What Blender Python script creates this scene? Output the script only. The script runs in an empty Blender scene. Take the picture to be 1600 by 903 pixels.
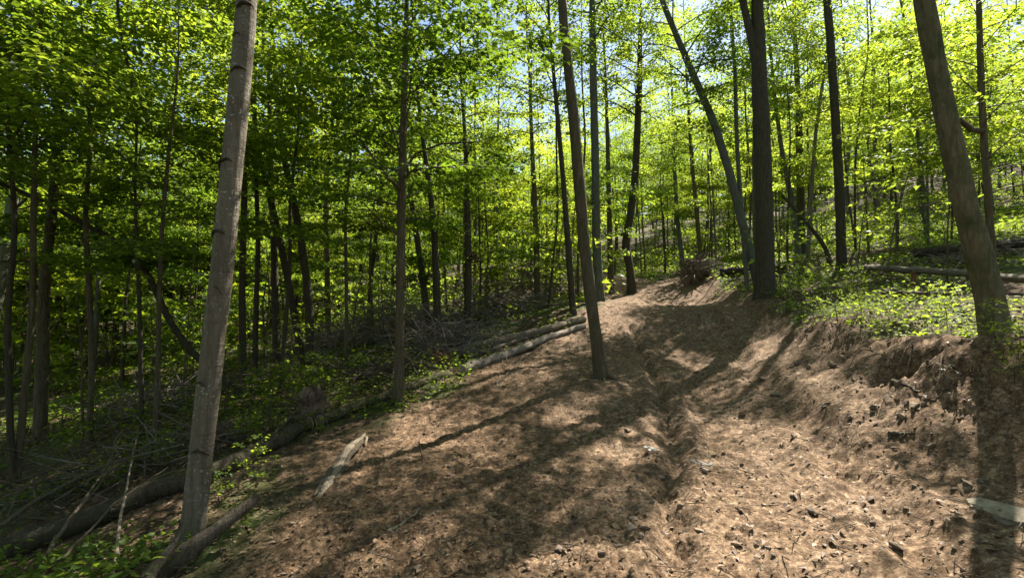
import bpy, math, random
import numpy as np

# ------------------------------------------------------------------ camera, sky, sun, exposure
SC = bpy.context.scene
COL = SC.collection
F = 800.0                                   # focal length in photo pixels (photo 1600 x 903)
PITCH = math.radians(3.0)
EYE = np.array([0.0, 0.0, 1.6])
SUN_AZ, SUN_EL = math.radians(38.0), math.radians(51.0)
SUNV = np.array([math.cos(SUN_EL) * math.sin(SUN_AZ), math.cos(SUN_EL) * math.cos(SUN_AZ), math.sin(SUN_EL)])

cam_d = bpy.data.cameras.new('camera')
cam_d.sensor_width = 36.0
cam_d.lens = F / 1600 * 36
cam_d.clip_start, cam_d.clip_end = 0.05, 2000
cam = bpy.data.objects.new('camera', cam_d)
COL.objects.link(cam)
cam.location = EYE
cam.rotation_euler = (math.pi / 2 + PITCH, 0, 0)
SC.camera = cam

world = bpy.data.worlds.new('World')
SC.world = world
world.use_nodes = True
wn = world.node_tree
bg = wn.nodes['Background']
sky = wn.nodes.new('ShaderNodeTexSky')
sky.sky_type = 'NISHITA'
sky.sun_disc = False
sky.sun_elevation = SUN_EL
sky.sun_rotation = SUN_AZ
sky.air_density, sky.dust_density, sky.ozone_density = 1.0, 0.7, 1.4
wn.links.new(sky.outputs[0], bg.inputs[0])
bg.inputs[1].default_value = 0.058

sun_d = bpy.data.lights.new('sun', 'SUN')
sun_d.energy = 5.0
sun_d.angle = math.radians(0.5)
sun_d.color = (1.0, 0.93, 0.82)
sun = bpy.data.objects.new('sun', sun_d)
COL.objects.link(sun)
sun.rotation_euler = (math.pi / 2 - SUN_EL, 0, math.pi - SUN_AZ)
sun.location = (20, 30, 40)

SC.view_settings.view_transform = 'Standard'
SC.view_settings.look = 'None'
SC.view_settings.gamma = 1.0
SC.view_settings.exposure = 1.98
SC.render.engine = 'CYCLES'
SC.cycles.max_bounces = 8
SC.cycles.diffuse_bounces = 4
SC.cycles.transmission_bounces = 6
SC.cycles.glossy_bounces = 2

RNG = np.random.default_rng(7)
random.seed(7)

# ------------------------------------------------------------------ small maths
def P(u, v, Y):
    dx = (u - 800.0) / F
    dy = (451.5 - v) / F
    cp, sp = math.cos(PITCH), math.sin(PITCH)
    d = np.array([dx, cp - sp * dy, sp + cp * dy])
    return EYE + d * (Y / d[1])

def smooth(a, b, x):
    t = np.clip((x - a) / (b - a), 0, 1)
    return t * t * (3 - 2 * t)

_LAT = np.random.default_rng(3).random((6, 256, 256))
def vnoise(x, y, k=0):
    x = np.asarray(x, float); y = np.asarray(y, float)
    xi, yi = np.floor(x).astype(int), np.floor(y).astype(int)
    fx, fy = x - xi, y - yi
    fx = fx * fx * (3 - 2 * fx); fy = fy * fy * (3 - 2 * fy)
    L = _LAT[k % 6]
    a = L[xi & 255, yi & 255]; b = L[(xi + 1) & 255, yi & 255]
    c = L[xi & 255, (yi + 1) & 255]; d = L[(xi + 1) & 255, (yi + 1) & 255]
    return (a * (1 - fx) + b * fx) * (1 - fy) + (c * (1 - fx) + d * fx) * fy - 0.5

def fbm(x, y, octs=4, k=0, gain=0.5):
    s, a, f = 0.0, 1.0, 1.0
    for i in range(octs):
        s = s + a * vnoise(x * f + 17.3 * i, y * f - 9.1 * i, k + i)
        a *= gain; f *= 2.03
    return s

def poly_dist(px, py, line):
    """distance to a polyline, and the sign (positive on the right when walking along it)"""
    best = np.full(np.shape(px), 1e9); sgn = np.ones(np.shape(px))
    for (ax, ay), (bx, by) in zip(line[:-1], line[1:]):
        dx, dy = bx - ax, by - ay
        t = np.clip(((px - ax) * dx + (py - ay) * dy) / (dx * dx + dy * dy + 1e-12), 0, 1)
        d = np.hypot(px - ax - t * dx, py - ay - t * dy)
        m = d < best
        best = np.where(m, d, best)
        sgn = np.where(m, np.sign((px - ax) * dy - (py - ay) * dx), sgn)
    return best, sgn

def relax(pts, n, it=2):
    pts = np.array(pts); s = np.linspace(0, len(pts) - 1, n)
    pp = np.stack([np.interp(s, np.arange(len(pts)), pts[:, k]) for k in range(3)], 1)
    for _ in range(it): pp[1:-1] = 0.25 * pp[:-2] + 0.5 * pp[1:-1] + 0.25 * pp[2:]
    return pp
# ------------------------------------------------------------------ terrain height
CTRL_PIX = [
    # the track
    (1150, 903, 3.1), (1130, 750, 4.7), (1110, 620, 8.0), (1090, 540, 12), (1060, 480, 18), (1030, 440, 27),
    (1250, 650, 6.0), (1200, 560, 9.5), (1320, 800, 3.75), (1420, 720, 4.3),
    (960, 600, 8.6), (900, 700, 5.9), (850, 830, 3.9), (960, 470, 17),
    # left edge of the bare earth and the hollow below it
    (625, 628, 8.6), (520, 690, 6.6), (297, 858, 4.2), (430, 715, 6.2), (100, 850, 4.9), (60, 700, 9), (60, 600, 16),
    (250, 560, 20), (400, 570, 14.5), (500, 530, 19), (690, 560, 11), (800, 510, 14), (880, 500, 14), (760, 490, 20), (540, 495, 27),
    (850, 445, 26), (640, 470, 32),
    # right bank and the rising wood
    (1300, 512, 8.8), (1420, 545, 6.3), (1560, 560, 4.6), (1190, 468, 14), (1110, 437, 20), (1400, 430, 13), (1590, 450, 9.5),
    (1400, 335, 35), (1590, 345, 25), (1150, 400, 30), (1300, 408, 18), (1050, 425, 33), (940, 432, 29), (1500, 490, 8.0), (1575, 585, 5.3), (1590, 560, 6.3), (1480, 545, 5.6),
]
CTRL = [P(*c) for c in CTRL_PIX] + [np.array(c, float) for c in (
    (0, 0, 0), (2, 0, 0.05), (-3, 0, -0.75), (-8, 0, -2.2), (5, 0, 1.0), (0, -12, -0.6), (-25, -10, -6), (25, -10, 4.5),
    (-40, 15, -4.5), (-60, 50, -2), (0, 75, 10.5), (-50, 110, 11), (40, 60, 16), (60, 25, 13), (60, 110, 30), (0, 140, 22), (150, 150, 45),
    (-150, 150, 14), (-150, -50, -10), (150, -50, 12), (0, -150, -6), (0, 260, 45))]
CTRL = np.array(CTRL)
def _tps(r2):
    return 0.5 * r2 * np.log(r2 + 1e-9)
def _fit():
    n = len(CTRL)
    X = CTRL[:, :2]
    K = _tps(((X[:, None] - X[None]) ** 2).sum(-1)) + np.eye(n) * 0.06
    A = np.zeros((n + 3, n + 3))
    A[:n, :n] = K; A[:n, n] = 1; A[:n, n + 1:] = X; A[n, :n] = 1; A[n + 1:, :n] = X.T
    b = np.zeros(n + 3); b[:n] = CTRL[:, 2]
    return np.linalg.solve(A, b)
_W = _fit()
BANK = [(7.2, 30), (7.4, 20), (6.5, 14), (5.15, 8.6), (4.5, 6.3), (4.15, 5.0), (3.95, 3.8), (4.0, 2.0), (4.6, -3), (6, -20)][::-1]   # walking uphill: wood on the right
def base_h(x, y):
    x = np.asarray(x, float); y = np.asarray(y, float)
    out = np.full(x.shape, _W[-3]) + _W[-2] * x + _W[-1] * y
    for (cx, cy, _), w in zip(CTRL, _W[:-3]):
        out = out + w * _tps((x - cx) ** 2 + (y - cy) ** 2)
    return out
def bank_sd(x, y):
    d, s = poly_dist(x, y, BANK)
    return d * s + 0.35 * fbm(np.asarray(x) * 1.3, np.asarray(y) * 1.3, 3, 2)
def H(x, y):
    """ground height without the fine relief"""
    x = np.asarray(x, float); y = np.asarray(y, float)
    z = base_h(x, y)
    sd = bank_sd(x, y)
    fade = smooth(-6, 1, y) * (1 - smooth(19, 27, y))
    z = z + fade * 0.15 * smooth(-0.30, 0.30, sd) * (1 - smooth(0.3, 2.4, sd))
    z = z + 0.10 * fbm(x * 0.45, y * 0.45, 3, 1)
    return z
def ground(u, v, ymin=1.5, ymax=150.0):
    """first place where the sight line through a photo pixel meets the ground"""
    d = P(u, v, 1.0) - EYE
    Y = np.exp(np.linspace(math.log(ymin), math.log(ymax), 900))
    z = EYE[2] + d[2] * Y
    hit = np.nonzero(H(d[0] * Y, Y) >= z)[0]
    y = Y[hit[0]] if len(hit) else 40.0
    return np.array([d[0] * y, y, float(H(d[0] * y, y))])
LEFT_EDGE = [tuple(ground(u, v)[:2]) for u, v in ((330, 900), (420, 790), (520, 690), (640, 635), (720, 590), (800, 560), (890, 520), (935, 470))] + [(3.4, 24), (1.5, 30)]
LEFT_EDGE = [(-1.6, -6), (-1.9, 2.0)] + LEFT_EDGE
def dirt_mask(x, y):
    """1 on bare earth, 0 on the forest floor"""
    d, s = poly_dist(x, y, LEFT_EDGE)
    n = fbm(np.asarray(x) * 0.9, np.asarray(y) * 0.9, 4, 4)
    left = smooth(-0.35, 0.35, d * s + 0.8 * n)
    right = 1 - smooth(0.05, 0.45, bank_sd(x, y) + 0.5 * n)
    return left * right * (1 - smooth(31, 36, np.asarray(y) + 3 * n))
RUT = [tuple(ground(u, v)[:2]) for u, v in ((1060, 900), (1050, 830), (1035, 770), (1060, 720), (1040, 660), (1030, 610), (1000, 550), (985, 515))]
RUT2 = [tuple(ground(u, v)[:2]) for u, v in ((1460, 880), (1330, 740), (1260, 660), (1190, 600), (1150, 540), (1110, 490))]

# ------------------------------------------------------------------ mesh building
class MB:
    """collects polygons; build() links them as ONE mesh object"""
    def __init__(self):
        self.v, self.f, self.n = [], [], 0         # f: (face array m x k, material, smooth, var or None)
    def add(self, verts, faces, mat=0, smooth_=False, var=None):
        verts = np.asarray(verts, float).reshape(-1, 3)
        faces = np.asarray(faces, int)
        self.f.append((faces + self.n, mat, smooth_, var))
        self.v.append(verts); self.n += len(verts)
    def tube(self, pts, rad, k=6, mat=0, cap=True, flat=1.0, rough=0.0, rng=None):
        pts = np.asarray(pts, float); n = len(pts)
        rad = np.broadcast_to(np.asarray(rad, float), (n,))
        t = np.gradient(pts, axis=0)
        t /= np.linalg.norm(t, axis=1)[:, None] + 1e-9
        ref = np.array([0.0, 1.0, 0.0]) if abs(t[:, 1]).mean() < 0.8 else np.array([0.0, 0.0, 1.0])
        a = np.cross(t, ref); a /= np.linalg.norm(a, axis=1)[:, None] + 1e-9
        b = np.cross(t, a)
        th = np.arange(k) * 2 * math.pi / k
        R = np.repeat(rad[:, None], k, 1)
        if rough and rng is not None:
            R = R * (1 + rough * rng.standard_normal((n, k)))
        V = pts[:, None] + R[..., None] * (np.cos(th)[None, :, None] * a[:, None] + flat * np.sin(th)[None, :, None] * b[:, None])
        i = np.arange(n - 1)[:, None] * k; j = np.arange(k)[None]; j2 = (j + 1) % k
        Fq = np.stack([i + j, i + j2, i + k + j2, i + k + j], -1).reshape(-1, 4)
        self.add(V.reshape(-1, 3), Fq, mat, True)
        if cap:
            base = self.n - n * k
            self.f.append((np.array([[base + q for q in range(k)]]), mat, False, None))
            self.f.append((np.array([[base + (n - 1) * k + k - 1 - q for q in range(k)]]), mat, False, None))
    def mesh(self, name, mats):
        me = bpy.data.meshes.new(name)
        if not self.v:
            return me
        V = np.concatenate(self.v)
        idx, start, tot, mat, smo, var = [], [], [], [], [], []
        s = 0
        for fa, m, sm, va in self.f:
            c, k = fa.shape
            idx.append(fa.ravel()); start.append(s + np.arange(c) * k); tot.append(np.full(c, k)); s += c * k
            mat.append(np.full(c, m)); smo.append(np.full(c, sm)); var.append(np.full(c, 0.5) if va is None else np.asarray(va, float))
        me.vertices.add(len(V)); me.vertices.foreach_set('co', V.ravel().astype(np.float32))
        idx = np.concatenate(idx)
        me.loops.add(len(idx)); me.loops.foreach_set('vertex_index', idx.astype(np.int32))
        start = np.concatenate(start)
        me.polygons.add(len(start))
        me.polygons.foreach_set('loop_start', start.astype(np.int32))
        me.polygons.foreach_set('loop_total', np.concatenate(tot).astype(np.int32))
        for m in (mats if isinstance(mats, (list, tuple)) else [mats]):
            me.materials.append(m)
        me.polygons.foreach_set('material_index', np.concatenate(mat).astype(np.int32))
        me.polygons.foreach_set('use_smooth', np.concatenate(smo).astype(bool))
        at = me.attributes.new('var', 'FLOAT', 'FACE')
        at.data.foreach_set('value', np.concatenate(var).astype(np.float32))
        me.update(calc_edges=True)
        return me
    def build(self, name, mats, parent=None, loc=None):
        o = bpy.data.objects.new(name, self.mesh(name, mats))
        COL.objects.link(o)
        if parent is not None:
            o.parent = parent
        if loc is not None:
            o.location = loc
        return o

def tag(o, label=None, cat=None, group=None, kind=None):
    if label: o['label'] = label
    if cat: o['category'] = cat
    if group: o['group'] = group
    if kind: o['kind'] = kind
    return o
def empty(name, loc=(0, 0, 0), rz=0.0):
    o = bpy.data.objects.new(name, None)
    o.empty_display_size = 0.2
    COL.objects.link(o)
    o.location = loc
    o.rotation_euler = (0, 0, rz)
    return o
def copy_tree(root):
    r = root.copy(); COL.objects.link(r)
    for ch in root.children:
        c = ch.copy(); COL.objects.link(c); c.parent = r
    return r

# ------------------------------------------------------------------ materials
def new_mat(name):
    m = bpy.data.materials.new(name)
    m.use_nodes = True
    nt = m.node_tree
    bs = nt.nodes['Principled BSDF']
    return m, nt, bs, nt.nodes['Material Output']
def ramp(nt, fac, stops):
    r = nt.nodes.new('ShaderNodeValToRGB')
    e = r.color_ramp.elements
    while len(e) < len(stops): e.new(0.5)
    for q, (p, c) in zip(e, stops):
        q.position = p; q.color = (*c, 1)
    nt.links.new(fac, r.inputs[0])
    return r.outputs[0]
def noise(nt, vec, scale, detail=6, rough=0.6, dist=0.0):
    n = nt.nodes.new('ShaderNodeTexNoise')
    n.inputs['Scale'].default_value = scale; n.inputs['Detail'].default_value = detail
    n.inputs['Roughness'].default_value = rough; n.inputs['Distortion'].default_value = dist
    if vec is not None: nt.links.new(vec, n.inputs['Vector'])
    return n.outputs['Fac']
def mixc(nt, fac, a, b, mode='MIX'):
    m = nt.nodes.new('ShaderNodeMix'); m.data_type = 'RGBA'; m.blend_type = mode
    for s, val in ((0, fac), (6, a), (7, b)):
        if hasattr(val, 'is_linked') or hasattr(val, 'links'): nt.links.new(val, m.inputs[s])
        elif s == 0: m.inputs[0].default_value = val
        else: m.inputs[s].default_value = (*val, 1)
    return m.outputs[2]
def bump(nt, bs, height, strength, dist):
    b = nt.nodes.new('ShaderNodeBump')
    b.inputs['Strength'].default_value = strength; b.inputs['Distance'].default_value = dist
    nt.links.new(height, b.inputs['Height']); nt.links.new(b.outputs[0], bs.inputs['Normal'])
def coords(nt, kind='Object', scale=(1, 1, 1)):
    tc = nt.nodes.new('ShaderNodeTexCoord')
    mp = nt.nodes.new('ShaderNodeMapping'); mp.inputs['Scale'].default_value = scale
    nt.links.new(tc.outputs[kind], mp.inputs[0])
    return mp.outputs[0]

def leaf_mat(name, dark, mid, light, trans, tmix=0.5):
    m, nt, bs, out = new_mat(name)
    at = nt.nodes.new('ShaderNodeAttribute'); at.attribute_name = 'var'
    oi = nt.nodes.new('ShaderNodeObjectInfo')
    c = ramp(nt, at.outputs['Fac'], [(0.0, dark), (0.5, mid), (1.0, light)])
    ov = ramp(nt, oi.outputs['Random'], [(0.0, (0.58, 0.70, 0.62)), (0.4, (0.95, 0.97, 0.95)), (1.0, (1.10, 1.03, 0.85))])
    c = mixc(nt, 1.0, c, ov, 'MULTIPLY')
    nt.links.new(c, bs.inputs['Base Color'])
    bs.inputs['Roughness'].default_value = 0.55
    bs.inputs['Specular IOR Level'].default_value = 0.22
    tr = nt.nodes.new('ShaderNodeBsdfTranslucent')
    tv = ramp(nt, at.outputs['Fac'], [(0.0, tuple(q * 0.65 for q in trans)), (1.0, tuple(min(1, q * 1.3) for q in trans))])
    tv = mixc(nt, 1.0, tv, ov, 'MULTIPLY')
    nt.links.new(tv, tr.inputs['Color'])
    mx = nt.nodes.new('ShaderNodeMixShader'); mx.inputs[0].default_value = tmix
    nt.links.new(bs.outputs[0], mx.inputs[1]); nt.links.new(tr.outputs[0], mx.inputs[2])
    nt.links.new(mx.outputs[0], out.inputs['Surface'])
    return m
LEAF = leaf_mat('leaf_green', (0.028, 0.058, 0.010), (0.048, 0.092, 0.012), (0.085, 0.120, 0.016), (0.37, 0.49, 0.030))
LEAF_SHADED = leaf_mat('leaf_shaded_deep_green', (0.020, 0.046, 0.010), (0.033, 0.070, 0.012), (0.055, 0.095, 0.014), (0.36, 0.47, 0.03))  # darker copy: the shade of the left wood put into the leaf colour
LEAF_SUNLIT = leaf_mat('leaf_sunlit_yellow_green', (0.050, 0.085, 0.012), (0.080, 0.115, 0.015), (0.115, 0.135, 0.018), (0.45, 0.58, 0.05))  # brighter copy: the sunlit, backlit look put into the leaf colour
DRY = leaf_mat('dead_leaf', (0.07, 0.042, 0.025), (0.15, 0.095, 0.058), (0.27, 0.19, 0.125), (0.10, 0.05, 0.02), 0.15)

def bark_mat(name, dark, mid, light, spots=0.0, scale=1.0, moss=0.0):
    m, nt, bs, out = new_mat(name)
    v = coords(nt, 'Object', (scale, scale, scale * 0.16))
    v1 = coords(nt, 'Object')
    n1 = noise(nt, v, 26, 8, 0.7, 0.6)
    n2 = noise(nt, v1, 3.1, 5, 0.6)
    c = ramp(nt, n1, [(0.28, dark), (0.5, mid), (0.74, light)])
    c = mixc(nt, ramp(nt, n2, [(0.35, (0, 0, 0)), (0.7, (0.65, 0.65, 0.65))]), c, mid)
    if spots:
        n3 = noise(nt, v1, 42, 3, 0.5)
        n4 = noise(nt, v1, 4.5, 3, 0.5)
        mm = nt.nodes.new('ShaderNodeMath'); mm.operation = 'MULTIPLY'
        nt.links.new(ramp(nt, n3, [(0.60, (0, 0, 0)), (0.66, (1, 1, 1))]), mm.inputs[0])
        nt.links.new(ramp(nt, n4, [(0.42, (0, 0, 0)), (0.6, (spots,) * 3)]), mm.inputs[1])
        c = mixc(nt, mm.outputs[0], c, (0.42, 0.42, 0.37))
        v5 = coords(nt, 'Object', (0.7, 0.7, 6.0))
        c = mixc(nt, ramp(nt, noise(nt, v5, 2.2, 4, 0.6), [(0.62, (0, 0, 0)), (0.70, (0.6, 0.6, 0.6))]), c, dark)
    if moss:
        n6 = noise(nt, v1, 2.3, 6, 0.65)
        c = mixc(nt, ramp(nt, n6, [(0.48, (0, 0, 0)), (0.68, (moss,) * 3)]), c, (0.045, 0.065, 0.018))
    nt.links.new(c, bs.inputs['Base Color'])
    bs.inputs['Roughness'].default_value = 0.88
    bs.inputs['Specular IOR Level'].default_value = 0.2
    ad = nt.nodes.new('ShaderNodeMath'); ad.operation = 'MULTIPLY_ADD'; ad.inputs[1].default_value = 1.3
    nt.links.new(n1, ad.inputs[0]); nt.links.new(noise(nt, coords(nt, 'Object', (0.6, 0.6, 5.0)), 2.6, 6, 0.7), ad.inputs[2])
    bump(nt, bs, ad.outputs[0], 1.0, 0.035)
    return m
BARK_GREY = bark_mat('bark_pale_grey', (0.075, 0.060, 0.042), (0.165, 0.138, 0.100), (0.27, 0.235, 0.175), spots=0.9, scale=0.7)
BARK_BROWN = bark_mat('bark_brown', (0.040, 0.031, 0.017), (0.110, 0.086, 0.052), (0.20, 0.165, 0.105), moss=0.35)
BARK_DARK = bark_mat('bark_dark', (0.026, 0.021, 0.013), (0.065, 0.053, 0.034), (0.125, 0.104, 0.068), moss=0.2)
BARK_GREEN = bark_mat('bark_grey_green', (0.05, 0.05, 0.038), (0.12, 0.12, 0.09), (0.19, 0.185, 0.145), moss=0.5)
BARK_MOSS = bark_mat('bark_mossy_brown', (0.050, 0.042, 0.020), (0.150, 0.126, 0.068), (0.27, 0.235, 0.145), moss=0.85)
DEADWOOD = bark_mat('weathered_wood', (0.055, 0.040, 0.026), (0.145, 0.112, 0.080), (0.29, 0.245, 0.19), scale=1.6, moss=0.25)
BRUSHWOOD = bark_mat('grey_dead_wood', (0.085, 0.068, 0.050), (0.21, 0.175, 0.138), (0.38, 0.34, 0.285), scale=1.6)
PALEWOOD = bark_mat('pale_bare_wood', (0.17, 0.125, 0.08), (0.33, 0.265, 0.19), (0.48, 0.41, 0.32), scale=1.6)
REDWOOD = bark_mat('torn_red_wood', (0.075, 0.036, 0.019), (0.19, 0.095, 0.05), (0.31, 0.175, 0.10), scale=1.3)

def soil_mat():
    m, nt, bs, out = new_mat('forest_soil')
    v = coords(nt, 'Object')
    at = nt.nodes.new('ShaderNodeAttribute'); at.attribute_name = 'litter'
    red = nt.nodes.new('ShaderNodeAttribute'); red.attribute_name = 'reddish'
    n1 = noise(nt, v, 1.7, 8, 0.62); n2 = noise(nt, v, 15, 3, 0.6); n3 = noise(nt, v, 48, 1, 0.5)
    pale = ramp(nt, n2, [(0.30, (0.068, 0.045, 0.028)), (0.5, (0.152, 0.105, 0.068)), (0.72, (0.29, 0.215, 0.148))])
    dark = ramp(nt, n2, [(0.30, (0.045, 0.028, 0.016)), (0.5, (0.115, 0.074, 0.043)), (0.74, (0.22, 0.152, 0.093))])
    soil = mixc(nt, red.outputs['Fac'], pale, dark)
    soil = mixc(nt, ramp(nt, n1, [(0.36, (0, 0, 0)), (0.60, (0.75, 0.75, 0.75))]), soil, dark)
    soil = mixc(nt, ramp(nt, noise(nt, v, 6.5, 6, 0.7), [(0.46, (0, 0, 0)), (0.66, (0.6, 0.6, 0.6))]), soil, (0.10, 0.062, 0.038))
    soil = mixc(nt, ramp(nt, n3, [(0.62, (0, 0, 0)), (0.70, (0.5, 0.5, 0.5))]), soil, (0.34, 0.26, 0.19))
    vo = nt.nodes.new('ShaderNodeTexVoronoi'); vo.inputs['Scale'].default_value = 13
    nt.links.new(v, vo.inputs['Vector'])
    sep = nt.nodes.new('ShaderNodeSeparateColor'); nt.links.new(vo.outputs['Color'], sep.inputs[0])
    lit = ramp(nt, sep.outputs[0], [(0.0, (0.032, 0.020, 0.012)), (0.4, (0.075, 0.046, 0.027)), (0.75, (0.13, 0.085, 0.052)), (1.0, (0.21, 0.15, 0.10))])
    lit = mixc(nt, n2, lit, (0.05, 0.034, 0.020))
    gn = noise(nt, v, 0.8, 5, 0.6)
    lit = mixc(nt, ramp(nt, gn, [(0.46, (0, 0, 0)), (0.62, (0.75, 0.75, 0.75))]), lit, (0.050, 0.078, 0.020))
    for sc, lo, hi in ((11, 0.78, 1.2), (34, 0.62, 1.35), (75, 0.72, 1.25)):
        q = nt.nodes.new('ShaderNodeTexVoronoi'); q.inputs['Scale'].default_value = sc; nt.links.new(v, q.inputs['Vector'])
        sp = nt.nodes.new('ShaderNodeSeparateColor'); nt.links.new(q.outputs['Color'], sp.inputs[0])
        soil = mixc(nt, 0.85, soil, ramp(nt, sp.outputs[0], [(0.0, (lo, lo * .97, lo * .94)), (1.0, (hi, hi, hi))]), 'MULTIPLY')
    c = mixc(nt, at.outputs['Fac'], soil, lit)
    nt.links.new(c, bs.inputs['Base Color'])
    bs.inputs['Roughness'].default_value = 0.95
    bs.inputs['Specular IOR Level'].default_value = 0.12
    ad = nt.nodes.new('ShaderNodeMath'); ad.operation = 'MULTIPLY_ADD'; ad.inputs[1].default_value = 0.3
    nt.links.new(n3, ad.inputs[0]); nt.links.new(n2, ad.inputs[2])
    bump(nt, bs, noise(nt, v, 30, 2, 0.6), 0.5, 0.02)
    return m
SOIL = soil_mat()
def stone_mat(name, a, b, c_):
    m, nt, bs, out = new_mat(name)
    v = coords(nt, 'Object')
    c = ramp(nt, noise(nt, v, 14, 7, 0.65), [(0.3, a), (0.5, b), (0.7, c_)])
    oi = nt.nodes.new('ShaderNodeObjectInfo')
    ov = ramp(nt, oi.outputs['Random'], [(0.0, (0.7, 0.68, 0.66)), (1.0, (1.25, 1.22, 1.18))])
    c = mixc(nt, 1.0, c, ov, 'MULTIPLY')
    nt.links.new(c, bs.inputs['Base Color'])
    bs.inputs['Roughness'].default_value = 0.9
    bump(nt, bs, noise(nt, v, 40, 6, 0.7), 0.7, 0.01)
    return m
STONE = stone_mat('brown_stone', (0.12, 0.085, 0.058), (0.21, 0.155, 0.11), (0.31, 0.25, 0.185))
SLAB = stone_mat('pale_stone', (0.12, 0.10, 0.07), (0.23, 0.20, 0.145), (0.34, 0.30, 0.22))
CLOD = stone_mat('soil_clod', (0.085, 0.058, 0.038), (0.175, 0.122, 0.082), (0.29, 0.215, 0.15))

# ------------------------------------------------------------------ ground sheet
def crumbs(x, y, cell, rmax, dens, k):
    """heights of half-sunk lumps scattered one to a cell"""
    gx, gy = x / cell, y / cell
    ix, iy = np.floor(gx).astype(int), np.floor(gy).astype(int)
    out = np.zeros(np.shape(x))
    A, B, C, D = _LAT[k % 6], _LAT[(k + 1) % 6], _LAT[(k + 2) % 6], _LAT[(k + 3) % 6]
    for dx in (-1, 0, 1):
        for dy in (-1, 0, 1):
            i, j = (ix + dx) & 255, (iy + dy) & 255
            px, py = (ix + dx + A[i, j]) * cell, (iy + dy + B[i, j]) * cell
            rr = rmax * (0.35 + 0.65 * C[i, j] ** 2) * (D[i, j] < dens)
            el = 0.6 + 0.8 * A[j, i]
            d2 = (x - px) ** 2 * el + (y - py) ** 2 / el
            out = np.maximum(out, np.sqrt(np.clip(rr * rr - d2, 0, None)) * (0.5 + 0.5 * B[j, i]))
    return out
def fine_relief(x, y, dirt, sd):
    near = 1 - smooth(14, 30, np.hypot(x, y))
    clod = np.abs(fbm(x * 3.1, y * 3.1, 4, 0, 0.62))
    z = dirt * near * (0.055 * (clod - 0.15) + 0.030 * fbm(x * 9, y * 9, 4, 3, 0.65) + 0.007 * fbm(x * 38, y * 38, 2, 1))
    x = np.asarray(x, float); y = np.asarray(y, float)
    wx, wy = x + 0.008 * vnoise(x * 23, y * 23, 2), y + 0.008 * vnoise(x * 23 + 9, y * 23, 3)
    den = 0.35 + 0.65 * smooth(-0.15, 0.25, fbm(x * 1.1, y * 1.1, 3, 5))
    bare = np.maximum(dirt, (sd > -0.3) & (sd < 0.35))
    z = z + bare * near * den * (0.7 * crumbs(wx, wy, 0.23, 0.058, 0.30, 0) + 0.9 * crumbs(wx, wy, 0.10, 0.033, 0.6, 1) + 1.3 * crumbs(wx, wy, 0.045, 0.019, 0.8, 2))
    z = z + (1 - dirt) * near * (0.06 * fbm(x * 2.2, y * 2.2, 4, 2, 0.6) + 0.03 * fbm(x * 14, y * 14, 3, 5))
    for line, depth, w in ((RUT, 0.075, 0.075), (RUT2, 0.06, 0.24)):
        d, s = poly_dist(x, y, line)
        d = d + 0.10 * fbm(x * 4, y * 4, 3, 3)
        z = z - depth * np.exp(-(d / w) ** 2) + 0.045 * np.exp(-((d - 0.24) / 0.12) ** 2)
    ridge = (1 - smooth(0.0, 0.45, np.abs(sd)))
    z = z + ridge * near * (0.17 * fbm(x * 3.4, y * 3.4, 4, 4, 0.7)) * 0.65
    gx, gy, _ = HOLE
    z = z - 0.34 * np.exp(-(((x - gx) / 0.26) ** 2 + ((y - gy) / 0.40) ** 2) ** 2)
    return z
HOLE = ground(1415, 572)
def build_ground():
    fa = np.radians(np.linspace(-62, 62, 880))
    ca = np.radians(np.linspace(62, 298, 60)[1:-1])
    ang = np.concatenate([fa, ca]); A = len(ang)
    r = [0.5]
    while r[-1] < 420:
        q = r[-1]
        r.append(q * (1 + (0.05 if q < 2 else 0.0068 if q < 9 else 0.0095 if q < 16 else 0.018 if q < 40 else 0.05)))
    r = np.array(r); R = len(r)
    rr, aa = np.meshgrid(r, ang, indexing='ij')
    x, y = rr * np.sin(aa), rr * np.cos(aa)
    x, y = x.ravel(), y.ravel()
    z = H(x, y); sd = bank_sd(x, y); dm = dirt_mask(x, y)
    z = z + fine_relief(x, y, dm, sd)
    V = np.stack([x, y, z], 1)
    V = np.vstack([V, [[0, 0, float(H(0, 0))]]])
    i = np.arange(R - 1)[:, None] * A; j = np.arange(A)[None]; j2 = (j + 1) % A
    Q = np.stack([i + j, i + A + j, i + A + j2, i + j2], -1).reshape(-1, 4)[:, ::-1]
    fm = dm[Q].mean(1); fs = sd[Q].mean(1)
    red = np.clip(smooth(0.6, -1.3, x - 0.9 + 0.5 * fbm(x, y, 3, 2)) + smooth(-0.6, 0.2, sd) * 0.8, 0, 1)
    litter = 1 - dm
    fy = y[Q].mean(1); fr = np.hypot(x, y)[Q].mean(1)
    bank = (np.abs(fs + 0.0) < 0.45) & (fy > -3) & (fy < 24) & (fs > -0.35)
    path = (fm > 0.5) & ~bank
    for name, sel in (('dirt_track', path), ('earth_bank', bank), ('forest_floor', ~path & ~bank)):
        q = Q[sel]
        used, inv = np.unique(q, return_inverse=True)
        mb = MB(); mb.add(V[used], inv.reshape(q.shape), 0, True)
        if name == 'dirt_track':
            c = np.arange(A); ids = np.searchsorted(used, c)
            ok = (ids < len(used)); ok[ok] = used[ids[ok]] == c[ok]
        o = mb.build(name, SOIL)
        for an, arr in (('litter', litter), ('reddish', red)):
            a = o.data.attributes.new(an, 'FLOAT', 'POINT')
            a.data.foreach_set('value', arr[used].astype(np.float32))
        tag(o, kind='structure')
    mb = MB(); c = np.arange(A)
    hub = np.vstack([V[:A], V[-1:]])
    mb.add(hub, np.stack([c, np.full(A, A), (c + 1) % A], 1)[:, ::-1], 0, True)
    o = mb.build('trodden_ground', SOIL); tag(o, kind='structure')
build_ground()

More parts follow.
